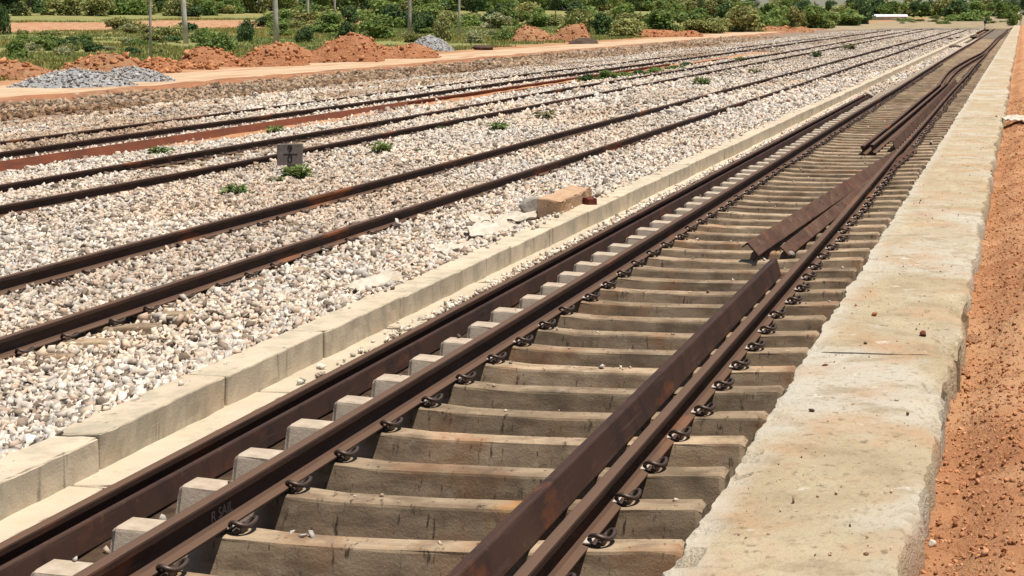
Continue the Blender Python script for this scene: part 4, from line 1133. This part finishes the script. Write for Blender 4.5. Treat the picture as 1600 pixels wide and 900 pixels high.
# ------------------------------------------------------------------ poles and posts
def pole(px, py, wpx, hm, label, lean=0., sq=True, group='poles beyond the dirt road'):
    X, Y, Z, D = place(px, py)
    w_ = wpx * 1.3 / F * D / 2
    mb = MB()
    n = 4 if sq else 10
    path = [(lean * hm * q, 0, hm * q - .3) for q in (0, .33, .66, 1)]
    mb.tube(path, [w_ * 1.25 * q for q in (1.05, .97, .9, .82)], 8)
    o = link('utility_pole', mb.mesh('utility_pole', M['pole'], True), None, None, (X, Y, Z))
    tag(o, label, 'pole', group)
    arm = MB().box((lean * hm, 0, hm - .9), (1.5, .09, .09), .01).mesh('cross_arm', M['steel_black'])
    ca = kid('cross_arm', arm, o)
    for q in (-.65, 0, .65):
        kid('insulator', MB().tube([(q + lean * hm, 0, hm - .86), (q + lean * hm, 0, hm - .80), (q + lean * hm, 0, hm - .72), (q + lean * hm, 0, hm - .66)], [.03, .06, .05, .02], 8).mesh('insulator', M['shed_white'], True), ca)
    return o
pole(235.5, 96, 2.6, 7.5, 'thin pale pole behind the low red heap on the left', -.01)
pole(291, 68, 5, 7.5, 'leaning pale pole, second from the left', -.07)
pole(432, 70, 5.2, 8, 'thick concrete pole between the red heaps', -.03)
pole(481, 40, 2.6, 8, 'thin distant pole right of the thick concrete pole', 0)
pole(640, 60, 4.0, 8, 'slim white pole in front of the dark bushes', 0)
pole(717.5, 58, 2.4, 8, 'slim dark post beside the forked tree', 0)
pole(523, 34, 2.2, 8, 'faint far pole between the thin and the slim white pole', 0)

# ------------------------------------------------------------------ number marker
X, Y = P(455, 270, -.45)
D = (CAM_Z + .45) * F / (270 - Y0)
mk = empty('number_marker', (X, Y, -.47), R(24))
mb = MB(); mb.box((.01, 0, .13), (.145, .07, .36), .008)
kid('post', mb.mesh('post', M['sign']), mk)
bd = MB(); wb_ = 38 / F * D; hb = 33 / F * D; zc = (270 - 241) / F * D + .02
bd.box((-.02, -.008, zc), (wb_, .075, hb), .008)
bo = kid('board', bd.mesh('board', M['sign']), mk)
kid('numeral', text_mesh('9', hb * .50, .002, M['paint_black']), bo, loc=(-.02, -.049, zc + hb * .25), rot=(R(90), 0, 0))
kid('numeral', text_mesh('0', hb * .50, .002, M['paint_black']), bo, loc=(-.02, -.049, zc - hb * .23), rot=(R(90), 0, 0))
kid('dividing_line', MB().box((-.01, -.0475, zc + hb * .01), (wb_ * .55, .004, .014)).mesh('dividing_line', M['paint_black']), bo)
tag(mk, 'weathered square concrete marker with a numeral over another, standing in the stone', 'marker post')

# ------------------------------------------------------------------ debris by the kerb
def crumpled(name, w_, l_, seed, amp=.05):
    n = 13
    xs_ = np.linspace(-.5, .5, n); X_, Y_ = np.meshgrid(xs_, xs_)
    Xs = X_ * w_ * (1 + .35 * fbm(Y_ * 4 + seed, X_ * 0 + 1, seed, 3)); Ys = Y_ * l_ * (1 + .35 * fbm(X_ * 4 + seed, Y_ * 0 + 5, seed + 2, 3))
    Z_ = .035 + amp * fbm(X_ * 4 + seed, Y_ * 4, seed + 1, 3) * 1.6
    top = np.stack([Xs.ravel(), Ys.ravel(), Z_.ravel()], 1); bot = top - np.array([0, 0, .012])
    N = n * n; i = np.arange(n - 1); I, J = np.meshgrid(i, i); a = (J * n + I).ravel()
    F_ = [tuple(f) for f in np.stack([a, a + 1, a + 1 + n, a + n], 1)] + [tuple(f + N) for f in np.stack([a, a + n, a + 1 + n, a + 1], 1)]
    edge = list(range(n)) + [n * k + n - 1 for k in range(1, n)] + [n * (n - 1) + k for k in range(n - 2, -1, -1)] + [n * k for k in range(n - 2, 0, -1)]
    for k in range(len(edge)):
        p, q = edge[k], edge[(k + 1) % len(edge)]
        F_.append((p, p + N, q + N, q))
    mb = MB(); mb.V = np.concatenate([top, bot]).tolist(); mb.F = F_
    return mb.mesh(name, M['sack'])
DG = 'torn white sacks by the kerb'
for k, (px, py, w_, l_, rz, dz, lab) in enumerate([(712, 386, .46, .34, .4, .02, 'flat torn white sack lying alone on the kerb edge'), (765, 352, .62, .42, .8, .03, 'crumpled pale sack spread on the stone, left in its pile'),
                                      (808, 342, .52, .38, .2, .07, 'bright white sack on top beside the grey rock'), (586, 436, .58, .26, 1.1, .02, 'dusty white sack half sunk in stone, nearest of the sacks'),
                                      (748, 340, .40, .30, 2.0, .05, 'small pale sack scrap at the back of the sack pile')]):
    w_ *= .88; l_ *= .88
    zz = -.10; X, Y = P(px, py, zz); X = min(X, -5.25)
    zz = float(ballast_z(X, Y)) if X < -5.34 else KTOP
    tag(link('torn_sack', crumpled('torn_sack', w_, l_, 5 + k * 3, .07), None, None, (X, Y, max(zz, -.2) + dz + .025), (R(8), R(-6), rz)), lab, 'sack', DG)
X, Y = P(878, 326, -.07)
tag(link('clay_block', rough_block(.30, 1.40, .22, 61, .028, 6, 18, 5, .016, .35).mesh('clay_block', M['block_clay']), None, None, (-5.46, Y, -.10), (0, R(4), R(2))), 'long broken block coated in orange clay, lying behind the kerb', 'broken block', None, 'thing')
def rock(name, px, py, z, size, sc, m, label, cat, seed, rot=0):
    X, Y = P(px, py, z)
    import bmesh
    bm = bmesh.new(); bmesh.ops.create_icosphere(bm, subdivisions=3, radius=.5)
    rg = np.random.default_rng(seed)
    pl = rg.normal(size=(11, 3)); pl /= np.linalg.norm(pl, axis=1)[:, None]; cu = rg.uniform(.30, .44, 11)
    for v in bm.verts:
        c = np.array(v.co)
        for q, u in zip(pl, cu):
            s = c @ q
            if s > u: c = c - (s - u) * q
        c = c * (1 + .10 * float(fbm(c[0] * 6 + seed, c[1] * 6 + c[2] * 4, seed, 3)))
        v.co = Vector(c * np.array(sc) * size)
    me = bpy.data.meshes.new(name); bm.to_mesh(me); bm.free(); me.materials.append(m)
    o = link(name, me, None, None, (X, Y, z + size * sc[2] * .36), (0, 0, rot))
    return tag(o, label, cat)
rock('rock', 829, 336, -.09, .34, (1, .9, .8), M['rock'], 'grey rock wedged at the near end of the clay block', 'rock', 3)
X, Y = P(907, 318, KTOP)
tag(link('brick', rough_block(.11, .23, .075, 71, .006, 3, 5, 3, .008, .2).mesh('brick', M['brick']), None, None, (-5.22, Y, KTOP - .004), (0, 0, R(38))), 'dark red brick lying on the kerb top beside the clay block', 'brick')
X, Y = P(931, 300, -.04)
tag(link('plastic_scrap', crumpled('plastic_scrap', .26, .22, 44, .12), None, None, (-5.38, Y, -.04), (R(30), R(15), 1.0)), 'small white plastic scrap at the far end of the clay block', 'plastic scrap')
# bits on the platform wall and the soil
def frag(px, py, s, sc, m, lab, seed, z=WZ):
    if .4 <= z < .5:
        for _ in range(4): z = float(soil_z(np.array(P(px, py, z)[0]), np.array(P(px, py, z)[1])))
        z -= s * .08
    return rock('brick_fragment' if m is M['brick'] else 'stone_fragment', px, py, z, s, sc, m, lab, 'fragment', seed, seed)
frag(1442, 524, .06, (1.5, .8, .5), M['brick'], 'dark brick fragment near the outer edge of the platform wall', 5)
frag(1352, 538, .022, (1, 1, .8), M['dark_lump'], 'small dark pebble on the platform wall left of the brick fragment', 6)
frag(1288, 573, .032, (1.4, 1, .5), M['brick'], 'small reddish chip in the middle of the platform wall', 7)
frag(1402, 626, .025, (1, 1, .8), M['sack'], 'tiny white chip on the platform wall below the brick fragment', 8)
frag(1268, 644, .026, (1.2, 1, .8), M['dark_lump'], 'tiny dark pebble near the track side of the platform wall', 9)
frag(1456, 853, .03, (1.1, 1, .9), M['sack'], 'white chip on the red soil against the near end of the wall', 10, .44)
frag(1520, 540, .11, (1.4, .9, .7), M['mound_tan'], 'lump of tan earth on the soil bank beside the gap in the wall', 11, .46)
frag(1501, 585, .09, (1.0, 1.2, .6), M['mound_tan'], 'second lump of tan earth against the gap in the wall', 12, .45)
X, Y = P(1584, 190, .46)
tag(link('plastic_scrap', crumpled('plastic_scrap', .42, .5, 47, .08), None, None, (X, Y, .49), (0, 0, .5)), 'white plastic sheet scrap on the red soil at the right edge', 'plastic scrap')
# stones on the sleepers
frag(1236, 402, .10, (1, .9, .9), M['rock'], 'pale stone caught under the end of the tilted channels', 14, SEAT - .02)

# ------------------------------------------------------------------ far end odds and ends
X, Y = P(1538, 49, -.42)
ls = empty('lever_stand', (X, Y, -.44))
kid('base', MB().box((-.2, 0, .16), (1.7, .8, .32), .04).mesh('base', M['dark_lump']), ls)
kid('lever', MB().tube([(.05, 0, .3), (.08, 0, .9), (.10, 0, 1.25)], [.09, .07, .07], 8).mesh('lever', M['steel_black'], True), ls)
kid('weight', MB().box((.12, 0, 1.32), (.42, .3, .36), .08).mesh('weight', M['steel_black']), ls)
tag(ls, 'black lever stand on a dark base at the far end of the yard', 'lever stand')
for k, (px, py, s, lab) in enumerate([(1494, 77, .9, 'dark flat lump beside the far end of the kerb'), (1500, 61, .7, 'small dark lump left of the near track far away'), (1486, 62, .5, 'smallest of the dark lumps far beside the ballasted track'), (1522, 60, .9, 'dark lump closest to the lever stand')]):
    rock('rubble', px, py, -.3, s, (1.4, .8, .45), M['dark_lump'], lab, 'rubble', 30 + k)
for k, (px, py, s, lab) in enumerate([(755, 78, 1.5, 'dark rock on the road right of the grey gravel cone'), (912, 69, 2.2, 'flat dark slab lying on the road near the orange heap')]):
    X, Y, Z, D = place(px, py)
    o = rock('rubble', px, py, Z, s, (1.4, .7, .45), M['dark_lump'], lab, 'rubble', 40 + k); o.location = (X, Y, Z + .1)
X, Y, Z, D = place(1385, 31)
sd = empty('shed', (X, Y, Z), R(12))
L = 62 / F * D
kid('wall', MB().box((0, 0, .55), (L, 5, 1.1)).mesh('wall', M['shed_wall']), sd)
rf = MB(); hw = L / 2 + .3
rf.add([(-hw, -3, 1.05), (hw, -3, 1.05), (hw, 0, 1.75), (-hw, 0, 1.75), (hw, 3, 1.05), (-hw, 3, 1.05), (-hw, -3, 1.10), (hw, -3, 1.10), (hw, 0, 1.80), (-hw, 0, 1.80), (hw, 3, 1.10), (-hw, 3, 1.10)],
       [(6, 7, 8, 9), (9, 8, 10, 11), (3, 2, 1, 0), (5, 4, 2, 3), (0, 1, 7, 6), (4, 5, 11, 10), (1, 2, 8, 7), (2, 4, 10, 8), (3, 0, 6, 9), (5, 3, 9, 11)])
kid('roof', rf.mesh('roof', M['shed_white']), sd)
tag(sd, 'long low shed with a white roof under the distant dark trees', 'shed')
